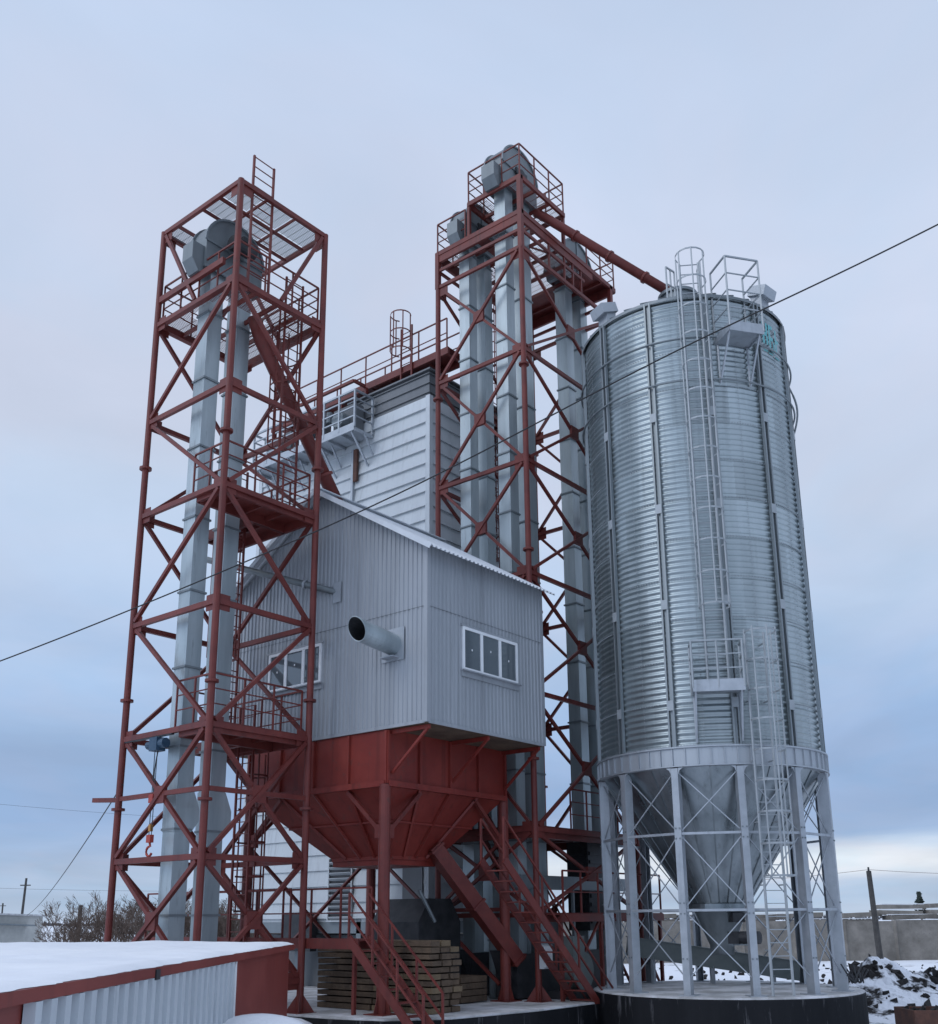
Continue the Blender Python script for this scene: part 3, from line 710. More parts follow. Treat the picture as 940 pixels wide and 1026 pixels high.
louvre(23.75, 24.75, 2.95, 4.85); louvre(21.0, 22.0, 2.1, 3.1); 
mb = MB(); mb.box(DX0-.12, DX0-.09, 19.9+.85, 21.55, 3.5, 5.3); mb.build('access_panel', M['paneldark'], dr)
mb = MB(); mb.box(DX0-.35, DX0-.08, 25.3, 26.7, 2.0, 3.2); mb.build('control_box', M['dark'], dr)
# vertical conduits on wall
mb = MB(); mb.box(DX0-.16, DX0-.08, 24.06, 24.16, 12, 19.0); mb.build('conduit', M['galvleg'], dr)
mb = MB(); mb.box(DX0-.19, DX0-.09, 23.85, 24.02, 17.75, 18.95); mb.build('junction_strip', M['rust'], dr)
# grey fan balcony
bz = 19.3
pf = MB(); pf.box(22.3, DX0-.08, 23.2, 28.6, bz-.05, bz)
for y in [23.2+.675*i for i in range(9)]: pf.box(22.3, DX0-.08, y-.03, y+.03, bz-.15, bz-.051)
pf.box(22.27, 22.3, 23.2, 28.6, bz-.12, bz+.16)
fb = pf.build('fan_balcony', M['galvleg'], dr)
rl = MB(); railing(rl, [(DX0-.1,23.2,bz),(22.29,23.2,bz),(22.29,28.6,bz),(DX0-.1,28.6,bz)], 1.4, .75, .05, (.3,.55,.78)); rl.build('railing', M['galvleg'], fb)
rl = MB()
for y in (23.4, 25.0, 26.7, 28.3): rl.bar((22.35,y,bz-.1),(DX0-.08,y,bz-1.1), .06); rl.bar((22.7,y-.25,bz-.1),(DX0-.08,y-.25,bz-.8), .05)
rl.build('bracket', M['galvleg'], fb)
fn = MB()
for y in (24.2, 25.9, 27.6): fn.box(22.75, DX0-.09, y-.55, y+.55, bz+.05, bz+1.25)
fn.build('fan_box', M['paneldark'], dr)
fn = MB()
for y in (24.2, 25.9, 27.6): fn.tube([(22.42,y,bz+.65),(22.75,y,bz+.65)], .3, 16); fn.tube([(22.6,y+.6,bz+.75),(22.6,y+.6,bz+1.15)], .12, 10)
fn.build('fan_motor', M['galvdark'], dr)
# catwalk across dryer roof to the taller tower
cw = thing('catwalk', (23.9, 22, 21.3), 'red railed catwalk running over the dryer roof to taller tower', 'catwalk')
def cz(y): return 22.18+(19.9-y)*.0+.0
mb = MB(); zc = 21.42
for x in (23.35, 24.25): mb.bar((x, 19.85, zc), (x, 28.9, zc), .1, .26)
for y in [20+.9*i for i in range(10)]: mb.bar((23.35, y, zc-.05), (24.25, y, zc-.05), .07)
mb.box(23.4, 24.2, 19.85, 28.9, zc+.1, zc+.12)
dk = mb.build('deck', M['red'], cw)
mb = MB(); railing(mb, [(23.32,19.9,zc+.12),(23.32,27.6,zc+.12)], 1.1, 1.3, .03, (.5,)); railing(mb, [(24.28,19.9,zc+.12),(24.28,28.8,zc+.12)], 1.1, 1.3, .03, (.5,)); mb.build('railing', M['red'], cw)
ladder(cw, (23.26, 21.7, 20.97), 23.0, (0,1,0), M['red'], w=.5, cage=(21.9,23.3), odir=(-1,0,0), hoop=.7)
mb = MB()
for y in (25.0, 26.6, 28.7): mb.bar((23.35,y,20.03),(23.35,y,zc-.1), .09); mb.bar((24.25,y,20.03),(24.25,y,zc-.1), .09)
mb.bar((23.2,23.6,20.97),(23.2,23.6,zc-.14), .12); mb.bar((22.6,23.6,zc-.1),(23.14,23.6,zc-.1), .1); mb.bar((22.6,23.6,zc-.1),(22.6,26.4,zc-.1), .1)
mb.build('support_post', M['red'], cw)

# ================================================================== CABIN ON HOPPER
HX0, HX1, HY0, HY1 = 17.69, 22.44, 15.75, 23.3
ZH, ZE, ZR = 7.46, 11.88, 14.23; HYM = 19.53
cb = thing('metal_cabin', (HX0, HY0, ZH), 'grey corrugated gabled cabin raised on the red hopper', 'cabin')
def corr_wall(mb, a, b, z0f, z1f, out, pitch=.15, depth=.028):
    a, b, out = V(a), V(b), V(out); L_ = (b-a).length; d = (b-a)/L_
    xs = []; s = 0.
    while s < L_:
        for f, o in ((0,0),(.12,1),(.45,1),(.57,0)):
            t = s+f*pitch
            if t <= L_: xs.append((t, o*depth))
        s += pitch
    xs.append((L_, 0)); vs = []; fs = []
    for t, o in xs:
        p = a+d*t+out*o
        vs.append(V((p.x, p.y, z0f(t)))); vs.append(V((p.x, p.y, z1f(t))))
    for i in range(len(xs)-1): fs.append((2*i, 2*i+2, 2*i+3, 2*i+1))
    mb.add(vs, fs)
def gab(t):                                                   # gable wall height along Y from HY0
    y = HY0+t
    return ZE+(ZR-ZE)*(y-HY0)/(HYM-HY0) if y < HYM else ZR-(ZR-ZE)*(y-HYM)/(HY1-HYM)
mb = MB(); corr_wall(mb, (HX0,HY0,0), (HX0,HY1,0), lambda t: ZH, lambda t: gab(t)-.02, (-1,0,0)); mb.build('gable_wall', M['cabin'], cb)
mb = MB(); corr_wall(mb, (HX0,HY0,0), (HX1,HY0,0), lambda t: ZH, lambda t: ZE, (0,-1,0)); mb.build('side_wall', M['cabin'], cb)
mb = MB(); corr_wall(mb, (HX1,HY0,0), (HX1,HY1,0), lambda t: ZH, lambda t: gab(t)-.02, (1,0,0)); corr_wall(mb, (HX0,HY1,0), (HX1,HY1,0), lambda t: ZH, lambda t: ZE, (0,1,0)); mb.build('back_wall', M['cabin'], cb)
mb = MB(); mb.box(HX0-.04, HX0+.06, HY0-.045, HY0+.06, ZH-.01, ZE+.02); mb.box(HX1-.06, HX1+.045, HY0-.04, HY0+.06, ZH-.01, ZE-.01); mb.box(HX0-.036, HX0-.001, HY0+.06, HY1, ZH-.03, ZH+.05); mb.box(HX0+.06, HX1-.06, HY0-.036, HY0-.001, ZH-.03, ZH+.05); mb.build('corner_trim', M['cabin'], cb)
mb = MB(); mb.box(HX0, HX1, HY0, HY1, ZH-.03, ZH-.001); mb.build('floor', M['wood'], cb)
# sheet seams
mb = MB(); mb.box(HX0-.032, HX0-.02, HY0+.1, HY1, 10.3, 10.312); mb.box(HX0+.1, HX1-.06, HY0-.032, HY0-.02, 10.3, 10.312); mb.build('lap_seam', M['paneldark'], cb)
# corrugated roof sheets
def roof_sheet(y0, z0, y1, z1):
    m = MB(); xs = []; s = HX0-.35
    while s < HX1+.16:
        for f, o in ((0,0),(.15,.035),(.45,.035),(.6,0)): xs.append((s+f*.16, o))
        s += .16
    nrm = V((0, -(z1-z0), y1-y0)).normalized()
    if nrm.z < 0: nrm = -nrm
    vs = []; fs = []
    for x, o in xs:
        vs += [V((x, y0, z0))+nrm*o, V((x, y1, z1))+nrm*o, V((x, y0, z0))+nrm*(o-.012), V((x, y1, z1))+nrm*(o-.012)]
    for i in range(len(xs)-1):
        a = 4*i; fs += [(a, a+4, a+5, a+1), (a+2, a+3, a+7, a+6), (a, a+2, a+6, a+4), (a+1, a+5, a+7, a+3)]
    e = 4*(len(xs)-1); fs += [(0,1,3,2), (e, e+2, e+3, e+1)]
    m.add(vs, fs); return m.build('roof', M['roof'], cb)
sl = (ZR-ZE)/(HYM-HY0); sl2 = (ZR-ZE)/(HY1-HYM)
r1 = roof_sheet(HY0-.42, ZE-sl*.42+.03, HYM, ZR+.03); r2 = roof_sheet(HY1+.4, ZE-sl2*.4+.03, HYM+.001, ZR+.031)
mb = MB()
for (ya, za, yb, zb) in ((HY0-.42, ZE-sl*.42, HYM, ZR), (HYM, ZR, HY1+.4, ZE-sl2*.4)): mb.bar((HX0-.355, ya, za+.02), (HX0-.355, yb, zb+.02), .012, .13)
mb.build('barge_trim', M['roof'], r1)
mb = MB(); mb.bar((HX0-.36, HYM, ZR+.075), (HX1+.2, HYM, ZR+.075), .3, .03); mb.build('ridge_cap', M['roof'], r1)
def window(pl, a0, a1, z0, z1):
    # pl 'Y' : on wall Y=HY0 facing -Y ; 'X' : on X=HX0 facing -X
    def bx(m, a, b, za, zb, o0, o1):
        if pl == 'Y': m.box(a, b, HY0-o1, HY0-o0, za, zb)
        else: m.box(HX0-o1, HX0-o0, a, b, za, zb)
    f = MB(); t = .075
    bx(f, a0, a0+t, z0, z1, .01, .07); bx(f, a1-t, a1, z0, z1, .01, .07); bx(f, a0+t, a1-t, z0, z0+t, .01, .07); bx(f, a0+t, a1-t, z1-t, z1, .01, .07)
    for k in (1, 2): c = a0+(a1-a0)*k/3; bx(f, c-.05, c+.05, z0+t, z1-t, .01, .065)
    w = f.build('window', M['white'], cb)
    s = MB(); bx(s, a0-.05, a1+.05, z0-.16, z0-.002, .03, .06); bx(s, a0-.08, a1+.08, z0-.03, z0-.003, .061, .16); bx(s, a0-.06, a1+.06, z1+.002, z1+.05, .03, .08); s.build('sill', M['cabin'], w)
    for k in range(3):
        p = MB(); c0, c1 = a0+(a1-a0)*k/3, a0+(a1-a0)*(k+1)/3; bx(p, c0+.05, c1-.05, z0+t, z1-t, .03, .04); p.build('pane', M['glass'], w)
        h = MB(); bx(h, (c0+c1)/2-.015, (c0+c1)/2+.02, (z0+z1)/2-.02+.1*(k==1), (z0+z1)/2+.03+.1*(k==1), .041, .05); h.build('handle', M['white'], w)
window('Y', 18.97, 21.25, 8.93, 10.06); window('X', 19.4, 21.5, 8.93, 10.0)
# exhaust duct through gable
mb = MB(); a, b = V((HX0+.05,16.82,9.48)), V((15.75,17.12,9.72)); b = V((16.35,16.78,9.62))
n_ = 24; d = (b-a).normalized(); ax1 = d.cross(V((0,0,1))).normalized(); ax2 = ax1.cross(d); rr = .27
vs = []; fs = []; vl = []; fl_ = []
for k in range(n_):
    t = 2*math.pi*k/n_; o = (ax1*math.cos(t)+ax2*math.sin(t))*rr
    tip = b+o+d*(ax2*math.sin(t)*rr).z*.55
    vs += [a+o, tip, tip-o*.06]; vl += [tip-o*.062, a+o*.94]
for k in range(n_):
    k2 = (k+1) % n_; fs += [(3*k,3*k2,3*k2+1,3*k+1), (3*k+1,3*k2+1,3*k2+2,3*k+2)]; fl_ += [(2*k,2*k2,2*k2+1,2*k+1)]
mb.add(vs, fs); ex = mb.build('exhaust_pipe', M['galv2'], cb, False)
mb = MB(); mb.tube([a+d*.2, a+d*.25], rr*.93, 20); mb.build('shade_disc', M['dark'], ex); mb = MB(); mb.add(vl, fl_); mb.build('mouth_shade', M['dark'], ex)  # shade inside the pipe painted as dark inner faces and a dark disc
mb = MB(); mb.box(HX0-.06, HX0-.035, 16.45, 17.2, 9.08, 9.9); mb.box(HX0-.3, HX0-.04, 16.6, 17.05, 9.13, 9.16); mb.build('collar', M['galvleg'], ex)
mb = MB()
q0, q1 = V((HX0+.05,18.86,11.28)), V((15.9,22.2,12.35)); q1 = V((16.9,21.2,12.15))
mb.tube([q0, q0+(q1-q0)*.5, q1, q1+(q1-q0)*.9], .09, 12); pp = mb.build('vent_pipe', M['headgalv'], cb, True)
mb = MB(); c = q0+(q1-q0)*.42; dd = (q1-q0).normalized(); mb.tube([c-dd*.03, c+dd*.03], .125, 12); mb.box(HX0-.06, HX0-.035, 18.72, 19.0, 11.0, 11.55); mb.build('clamp', M['galvleg'], pp)

# ---- receiving hopper with legs
hp = thing('steel_hopper', (20, 19.4, .87), 'large red steel hopper on legs carrying the grey cabin', 'hopper')
BX0, BX1, BY0, BY1, ZRIM = 17.72, 22.35, 17.05, 22.2, 6.12
tb = [(BX0,BY0),(BX1,BY0),(BX1,BY1),(BX0,BY1)]; bb = [(19.0,18.1),(20.7,18.1),(20.7,20.2),(19.0,20.2)]; ZBOT = 4.48
mb = MB()
for i in range(4):
    j = (i+1) % 4
    mb.quad((*tb[i], ZRIM), (*tb[j], ZRIM), (*tb[j], ZH-.035), (*tb[i], ZH-.035)); mb.quad((*bb[i], ZBOT), (*bb[j], ZBOT), (*tb[j], ZRIM), (*tb[i], ZRIM))
mb.box(19.0, 20.7, 18.1, 20.2, 4.3, 4.479)
mb.build('bin', M['reddark'], hp)
def ribs():
    m = MB()
    for i in range(4):
        j = (i+1) % 4; a, b = V((*tb[i], 0)), V((*tb[j], 0)); out = V(((b-a).y, -(b-a).x, 0)).normalized()
        n_ = 4
        for k in range(n_+1):
            p = a+(b-a)*k/n_+out*.035; m.bar(p+V((0,0,ZRIM)), p+V((0,0,ZH-.06)), .07)
            if 0 < k < n_:
                q = V((*bb[i], 0))+(V((*bb[j], 0))-V((*bb[i], 0)))*k/n_
                m.bar(p+V((0,0,ZRIM-.02)), q+out*.05+V((0,0,ZBOT+.02)), .06)
        m.bar(a+out*.05+V((0,0,ZRIM)), b+out*.05+V((0,0,ZRIM)), .12, .14)
        m.bar(a*.5+V((*bb[i],0))*.5+out*.03+V((0,0,(ZRIM+ZBOT)/2)), b*.5+V((*bb[j],0))*.5+out*.03+V((0,0,(ZRIM+ZBOT)/2)), .05)
        m.bar(V((*bb[i], ZBOT)), V((*bb[j], ZBOT)), .09)
    m.build('stiffener', M['reddark'], hp)
ribs()
# cabin floor bearers that overhang
for x in (17.85, 20.1, 22.3):
    m = MB(); m.bar((x, HY0+.05, ZH-.09), (x, BY0, ZH-.09), .08, .1); m.bar((x, HY0+.1, ZH-.12), (x, BY0-.05, ZRIM+.25), .06); m.build('bracket', M['reddark'], hp)
for x, y in ((BX0+.0,BY0+.05),(BX1,BY0+.05),(BX0,BY1-.1),(BX1,BY1-.1)):
    m = MB(); m.tube([(x, y, .88), (x, y, ZRIM-.02)], .14, 16); m.box(x-.3, x+.3, y-.3, y+.3, .88, .91)
    for q in range(4):
        a = q*math.pi/2; dx, dy = math.cos(a), math.sin(a)
        m.prism([(x+dx*.13, y+dy*.13, .91), (x+dx*.28, y+dy*.28, .91), (x+dx*.13, y+dy*.13, 1.35)], (.014*dy, -.014*dx, 0))
    m.build('leg', M['red'], hp)
    sx = 1 if x < 20 else -1; sy = 1 if y < 20 else -1
    for dx, dy in ((sx, 0), (0, sy)):
        k = MB(); k.bar((x+dx*.12, y+dy*.12, 5.0), (x+dx*1.25, y+dy*1.25, ZRIM-.12), .1); k.obox((x+dx*.16, y+dy*.16, 5.0), (.06+abs(dx)*.05, 0, 0), (0, .06+abs(dy)*.05, 0), (0, 0, .16)); k.build('knee_brace', M['red'], hp)
# discharge chute and intake duct
ch = thing('discharge_chute', (21.6, 16.8, 2.0), 'wide red chute sloping from hopper mouth toward taller tower foot', 'chute')
m = MB(); m.bar((20.4, 17.95, 4.8), (22.75, 17.0, 1.85), .42, .36); m.build('trough', M['red'], ch)
m = MB()
for t in (.02, .5, .98):
    c = V((20.4,17.95,4.8)).lerp(V((22.75,17.0,1.85)), t); dd = (V((22.75,17.0,1.85))-V((20.4,17.95,4.8))).normalized(); m.bar(c-dd*.03, c+dd*.03, .5, .44)
m.build('flange', M['red'], ch)

# ---- stairs
def stairs(top, bot, w, wdir, label, name='staircase'):
    top, bot = V(top), V(bot); wd = V(wdir).normalized()*w/2
    t = thing(name, bot, label, 'stairs')
    for s in (-1, 1):
        m = MB(); m.bar(bot+wd*s, top+wd*s, .05, .2); m.build('stringer', M['red'], t)
        r = MB(); n_ = 3
        for i in range(n_+1):
            p = bot+(top-bot)*(i/n_)+wd*s; r.bar(p, p+V((0,0,1.0)), .045)
        for h in (.5, 1.0): r.bar(bot+wd*s+V((0,0,h)), top+wd*s+V((0,0,h)), .04)
        r.build('handrail', M['red'], t)
    n_ = max(3, int((top.z-bot.z)/.24))
    run = (top-bot); run.z = 0; run = run.normalized()
    for i in range(1, n_):
        p = bot+(top-bot)*i/n_; m = MB(); m.obox(p, wd*.97, run*.12, V((0,0,.015))); m.build('tread', M['red'], t)
    return t
stairs((17.08,17.25,2.56), (17.08,15.0,.45), .62, (1,0,0), 'short red staircase climbing in front of the wooden sleeper stack')
stairs((19.75,15.45,4.33), (24.2,15.35,.2), .7, (0,1,0), 'long red staircase rising from silo foundation toward the hopper')
stairs((23.3,18.35,5.4), (27.2,18.35,1.0), .7, (0,1,0), 'dark red staircase inside the taller tower rising to its lowest platform')
spf = thing('service_platform', (25.2, 16.0, 3.0), 'narrow red service platform with posts along foot of the taller tower', 'platform')
m = MB(); m.box(22.95, 28.4, 15.72, 16.2, 3.05, 3.09); m.bar((22.95,15.72,2.97), (28.4,15.72,2.97), .06, .2); m.bar((22.95,16.2,2.97), (28.4,16.2,2.97), .06, .2); m.build('deck', M['red'], spf)
m = MB(); railing(m, [(23.1,15.73,3.09),(28.3,15.73,3.09)], 1.1, .9, .034, (.5,)); m.build('railing', M['red'], spf)
m = MB()
for x in (23.05, 25.0, 26.7, 28.3): m.box(x-.045, x+.045, 15.75, 15.84, .88, 3.0)
m.build('post', M['red'], spf)
for p, q in (((23.1,15.8,.95),(24.95,15.8,2.9)), ((26.65,15.8,.95),(25.05,15.8,2.9)), ((26.75,15.8,2.9),(28.25,15.8,.95))):
    m = MB(); m.bar(p, q, .06); m.build('brace', M['red'], spf)
for p, q in (((17.8,22.05,1.2),(22.3,22.05,4.8)), ((22.35,17.3,1.3),(22.35,22.0,4.9)), ((22.35,22.0,1.3),(22.35,17.3,4.9)), ((17.8,22.1,4.8),(22.3,22.1,1.2))):
    m = MB(); m.bar(p, q, .08); m.build('cross_brace', M['red'], hp)
m = MB(); m.bar((22.35,17.2,3.2),(22.35,22.0,3.2), .1); m.build('tie_beam', M['red'], hp)
ip = thing('intake_pipe', (22.0, 17.9, .9), 'pale bent galvanised pipe standing among machines under the hopper', 'pipe')
m = MB(); m.tube([(22.9,17.0+.9,.9),(22.9,17.9,2.6),(22.6,17.95,3.2),(21.9,18.1,3.6),(21.2,18.3,4.4)], .15, 14); m.build('pipe', M['galv2'], ip, True)
m = MB()
for z in (1.5, 2.4): m.tube([(22.9,17.9,z-.03),(22.9,17.9,z+.03)], .19, 14)
m.build('flange', M['galvdark'], ip)
eb = thing('electric_box', (23.1, 15.95, 1.2), 'small pale electric box fixed at the front foot of taller tower', 'box')
m = MB(); m.box(22.62, 23.02, 16.06, 16.2, 1.7, 2.3); m.build('body', M['panel'], eb)
m = MB(); m.box(22.65, 22.99, 16.04, 16.059, 1.74, 2.26); m.build('door', M['white'], eb)
wk = thing('walkway', (17.3, 20.5, 2.5), 'narrow red railed walkway behind left tower at stair top', 'walkway')
m = MB(); m.box(17.10, 17.52, 17.25, 25.6, 2.50, 2.54); 
for x in (17.08, 17.54): m.box(x-.02, x+.02, 17.25, 25.6, 2.32, 2.55)
m.build('deck', M['red'], wk)
m = MB(); railing(m, [(17.54,17.3,2.55),(17.54,25.6,2.55)], 1.15, 1.1, .032, (.5,)); railing(m, [(17.08,19.6,2.55),(17.08,25.6,2.55)], 1.15, 1.3, .032, (.5,)); m.build('railing', M['red'], wk)
m = MB()
for y in (17.6, 20.9, 25.2): m.box(17.27, 17.35, y-.04, y+.04, .88, 2.5)
m.build('post', M['red'], wk)

# ---- sleeper stack: every sleeper is a thing
zt = .89; k = 0
for lay in range(11):
    hgt = .135
    for (ya, yb) in ((16.15, 18.0), (18.03, 19.9)):
        for xi in range(3):
            j = lambda s: random.uniform(-s, s)
            if lay == 10 and (xi == 2): continue
            x0 = 18.3+xi*.36+j(.018); y0, y1 = ya+j(.03), yb+j(.03)
            if lay % 4 == 3: y0 -= .05
            m = MB(); c = V((x0+.16, (y0+y1)/2, zt+hgt/2)); an = j(.012)
            m.obox(c, V((math.cos(an), math.sin(an), 0))*.155, V((-math.sin(an), math.cos(an), 0))*(y1-y0)/2, V((0, j(.004), 1)).normalized()*(hgt/2-.004-random.uniform(0,.012)))
            fresh = random.random() < .15
            if lay == 10 and ya > 17: fresh = True
            o = m.build('timber_sleeper', M['wood2' if fresh else 'wood'])
            tag(o, 'pale sawn timber sleeper lying in the stack below the red hopper' if fresh else 'dark weathered timber sleeper lying in the stack below the red hopper', 'timber', 'pale sleepers of the timber stack' if fresh else 'dark sleepers of the timber stack')
    zt += hgt+.012
# ---- clutter under the hopper / tower
bx = thing('wooden_crate', (21.6, 17.7, .9), 'low brown wooden crate on the pad beneath the hopper', 'crate')
m = MB()
for i in range(4): m.box(20.9, 21.9, 17.40, 17.43, .92+.16*i, 1.06+.16*i); m.box(20.9, 20.93, 17.44, 18.3, .92+.16*i, 1.06+.16*i); m.box(20.94, 21.9, 18.27, 18.3, .92+.16*i, 1.06+.16*i); m.box(21.9, 21.93, 17.40, 18.3, .92+.16*i, 1.06+.16*i)
m.build('slat', M['wood'], bx)
m = MB(); m.box(20.92, 21.9, 17.44, 18.26, 1.5, 1.53); m.build('lid', M['wood'], bx)
mc = thing('intake_machine', (22, 18.6, .9), 'dark grain intake machine under the hopper beside the sleeper stack', 'machine')
m = MB(); m.box(20.6, 22.3, 18.6, 20.3, 1.3, 2.9); m.prism([(20.6,18.6,2.9),(22.3,18.6,2.9),(21.9,18.6,3.5),(21.0,18.6,3.5)], (0,1.7,0)); m.build('casing', M['dark'], mc)
m = MB()
for x, y in ((20.7,18.7),(22.2,18.7),(20.7,20.2),(22.2,20.2)): m.box(x-.05, x+.05, y-.05, y+.05, .89, 1.3)
m.build('foot', M['galvdark'], mc)
m = MB(); m.tube([(20.5,18.2,2.2),(20.5,18.7,2.2)], .16, 12); m.tube([(20.9,18.3,2.9),(20.4,18.4,3.7)], .05, 8); m.build('motor', M['galvdark'], mc)
cab = thing('dark_filler', (24.9, 19.0, .9), 'added dark cabinet on legs between the taller tower posts', 'filler')  # dark box put in to deepen the gloom among the posts
m = MB(); m.box(24.75, 26.3, 18.0, 19.3, 1.25, 3.1); m.build('body', M['dark'], cab)
m = MB(); m.box(24.85, 25.5, 17.96, 17.999, 1.4, 2.95); m.box(25.55, 26.2, 17.96, 17.999, 1.4, 2.95); m.build('door', M['paneldark'], cab)
for x, y in ((24.85,18.1),(26.2,18.1),(24.85,19.2),(26.2,19.2)): m = MB(); m.box(x-.05, x+.05, y-.05, y+.05, .89, 1.25); m.build('leg', M['dark'], cab)
m = MB(); m.tube([(25.5,18.6,3.1),(25.5,18.6,3.9),(24.6,18.6,4.6)], .14, 12); m.build('pipe', M['galvdark'], cab)
bl_ = thing('dust_blower', (23.9, 16.0, .9), 'dark blower with round housing near front foot of taller tower', 'blower')
m = MB(); m.tube([(24.0,15.75,1.6),(24.0,16.1,1.6)], .5, 24); m.box(23.55, 24.1, 15.76, 16.09, 1.6, 2.5); m.build('housing', M['greengrey'], bl_)
m = MB(); m.tube([(24.0,16.11,1.6),(24.0,16.6,1.6)], .2, 14); m.build('motor', M['dark'], bl_)
m = MB(); m.box(23.55, 24.45, 15.7, 16.6, .9, 1.09); m.build('base', M['dark'], bl_)
cv = thing('screw_conveyor', (25, 17, 3.7), 'grey enclosed conveyor crossing the lower part of taller tower', 'conveyor')
m = MB(); m.box(22.9, 28.4, 16.95, 17.05+.3, 3.75, 4.12); m.build('trough', M['galvdark'], cv)
m = MB()
for x in (23.4, 25.6, 28.0): m.box(x-.04, x+.04, 17.05, 17.13, .9, 3.75)
m.build('stand', M['galvdark'], cv)
# trough conveyor under the silo cone
tc_ = thing('trough_conveyor', (26.2, 12.5, ZF), 'grey green inclined trough conveyor under the silo cone', 'conveyor')
a, b = at(628, 948, 29.3), at(800, 973, 28.6)
m = MB(); m.bar(a, b, .5, .5); m.build('trough', M['greengrey'], tc_)
dd = (b-a).normalized(); sd = dd.cross(V((0,0,1))).normalized()
m = MB(); m.bar(a+V((0,0,.265)), b+V((0,0,.265)), .58, .025); m.build('lid', M['greengrey'], tc_)
m = MB()
for t in (.15, .5, .85):
    p = a.lerp(b, t)
    for s in (-1, 1): q = p+sd*s*.2; m.box(q.x-.04, q.x+.04, q.y-.04, q.y+.04, ZF+.02, q.z-.2)
m.build('stand', M['galvleg'], tc_)
vb = thing('conveyor_drive', (25.5, 11.8, ZF), 'dark conveyor drive motor beside the silo cone outlet', 'motor')
m = MB(); m.tube([(25.5,11.9,2.45),(25.5,11.4,2.45)], .16, 14); m.box(25.36,25.64,11.9,12.2,2.3,2.6); m.build('motor', M['dark'], vb)
m = MB(); m.box(25.42,25.46,11.6,11.64,ZF+.02,2.29); m.box(25.54,25.58,11.6,11.64,ZF+.02,2.29); m.box(25.4,25.6,11.58,12.1,2.26,2.3); m.build('stand', M['galvdark'], vb)
for i, (px, lab) in enumerate(((508,'first'),(527,'second'),(547,'third'),(566,'fourth'))):
    p = onZ(px, 1018, .35); m = MB(); h_ = .95+.07*((i*2) % 3)
    m.tube([(p.x, p.y, -.3), (p.x+.01, p.y, p.z+h_-.25)], .022, 8)
    o = m.build('steel_stake', M['galvlad']); tag(o, lab+' thin pale steel stake from the left before the pad edge', 'stake', 'steel stakes before the pad')

# ================================================================== SHED
A = V((14.02, 16.09, 0)); u = V((-.7637, -.6454, 0)); w = V((-.6454, .7637, 0))
sd_ = thing('low_shed', A, 'low red and grey shed with snow covered flat roof', 'shed')
def S(s, t, z): p = A+u*s+w*t; return V((p.x, p.y, z))
ZW = 2.465; LEN, WID = 17.0, 6.2
m = MB(); m.prism([S(0,.0,.0), S(LEN,.0,.0), S(LEN,.0,ZW), S(0,.0,ZW)], w*.08); m.prism([S(0,.081,.0), S(0,WID,.0), S(0,WID,ZW+.05), S(0,.081,ZW)], u*.08); m.prism([S(0.081,WID-.08,.0), S(LEN,WID-.08,.0), S(LEN,WID-.08,ZW+.05), S(.081,WID-.08,ZW+.05)], w*.08); m.prism([S(LEN,.081,.0), S(LEN,WID-.081,.0), S(LEN,WID-.081,ZW+.05), S(LEN,.081,ZW)], u*-.08)
m.build('wall', M['redwall'], sd_)
m = MB(); m.prism([S(-.06,-.10,ZW-.05), S(LEN,-.10,ZW-.05), S(LEN,-.10,ZW+.05), S(-.06,-.10,ZW+.05)], w*.09); m.prism([S(-.06,-.01,ZW-.05), S(-.06,WID+.1,ZW), S(-.06,WID+.1,ZW+.10), S(-.06,-.01,ZW+.05)], u*.05); m.build('fascia', M['redwall'], sd_)
m = MB(); m.prism([S(.0,-.01,ZW+.005), S(LEN,-.01,ZW+.005), S(LEN,WID+.08,ZW+.055), S(0,WID+.08,ZW+.055)], (0,0,.05)); m.build('roof', M['galvdark'], sd_)
# snow blanket on the roof
vs = []; fs = []; nu, nw = 170, 60
for i in range(nu+1):
    for j in range(nw+1):
        s = -.05+(LEN+.05)*i/nu; t = -.08+(WID+.14)*j/nw-(.05*mnoise.noise(V((i*.21, 0, 3)))+.03*mnoise.noise(V((i*.9, 0, 8))) if j == 0 else 0)
        ed = min(1, min(i, j, nw-j)/1.2)
        z = ZW+.055+.05*t/WID+ed*(.04+.045*mnoise.noise(V((s*.35, t*.6, 0)))+.022*mnoise.noise(V((s*2.2, t*2.2, 5))))
        vs.append(S(s, t, z))
for i in range(nu):
    for j in range(nw): a_ = i*(nw+1)+j; fs.append((a_, a_+nw+1, a_+nw+2, a_+1))
m = MB(); m.add(vs, fs); m.build('snow_cover', M['snow'], sd_, True)
# corrugated panel on the front
m = MB(); s = 5.62; xs = []
while s < 12.85:
    for f, o in ((0,0),(.08,.085),(.5,.085),(.58,0)): xs.append((s+f*.31, o))
    s += .31
vs = []; fs = []
for s, o in xs: vs += [S(s, -.012-o, .2), S(s, -.012-o, ZW-.055)]
for i in range(len(xs)-1): fs.append((2*i, 2*i+1, 2*i+3, 2*i+2))
m.add(vs, fs); m.build('corrugated_panel', M['shedpanel'], sd_)
m = MB(); m.prism([S(5.52,-.105,.2), S(5.62,-.105,.2), S(5.62,-.105,ZW-.11), S(5.52,-.105,ZW-.055)], w*.06); m.build('panel_trim', M['white'], sd_)
m = MB(); m.prism([S(9.6,-.115,ZW-.075), S(9.75,-.115,ZW-.075), S(9.75,-.115,ZW+.03), S(9.6,-.115,ZW+.03)], w*.02); m.build('cover_strip', M['dark'], sd_)

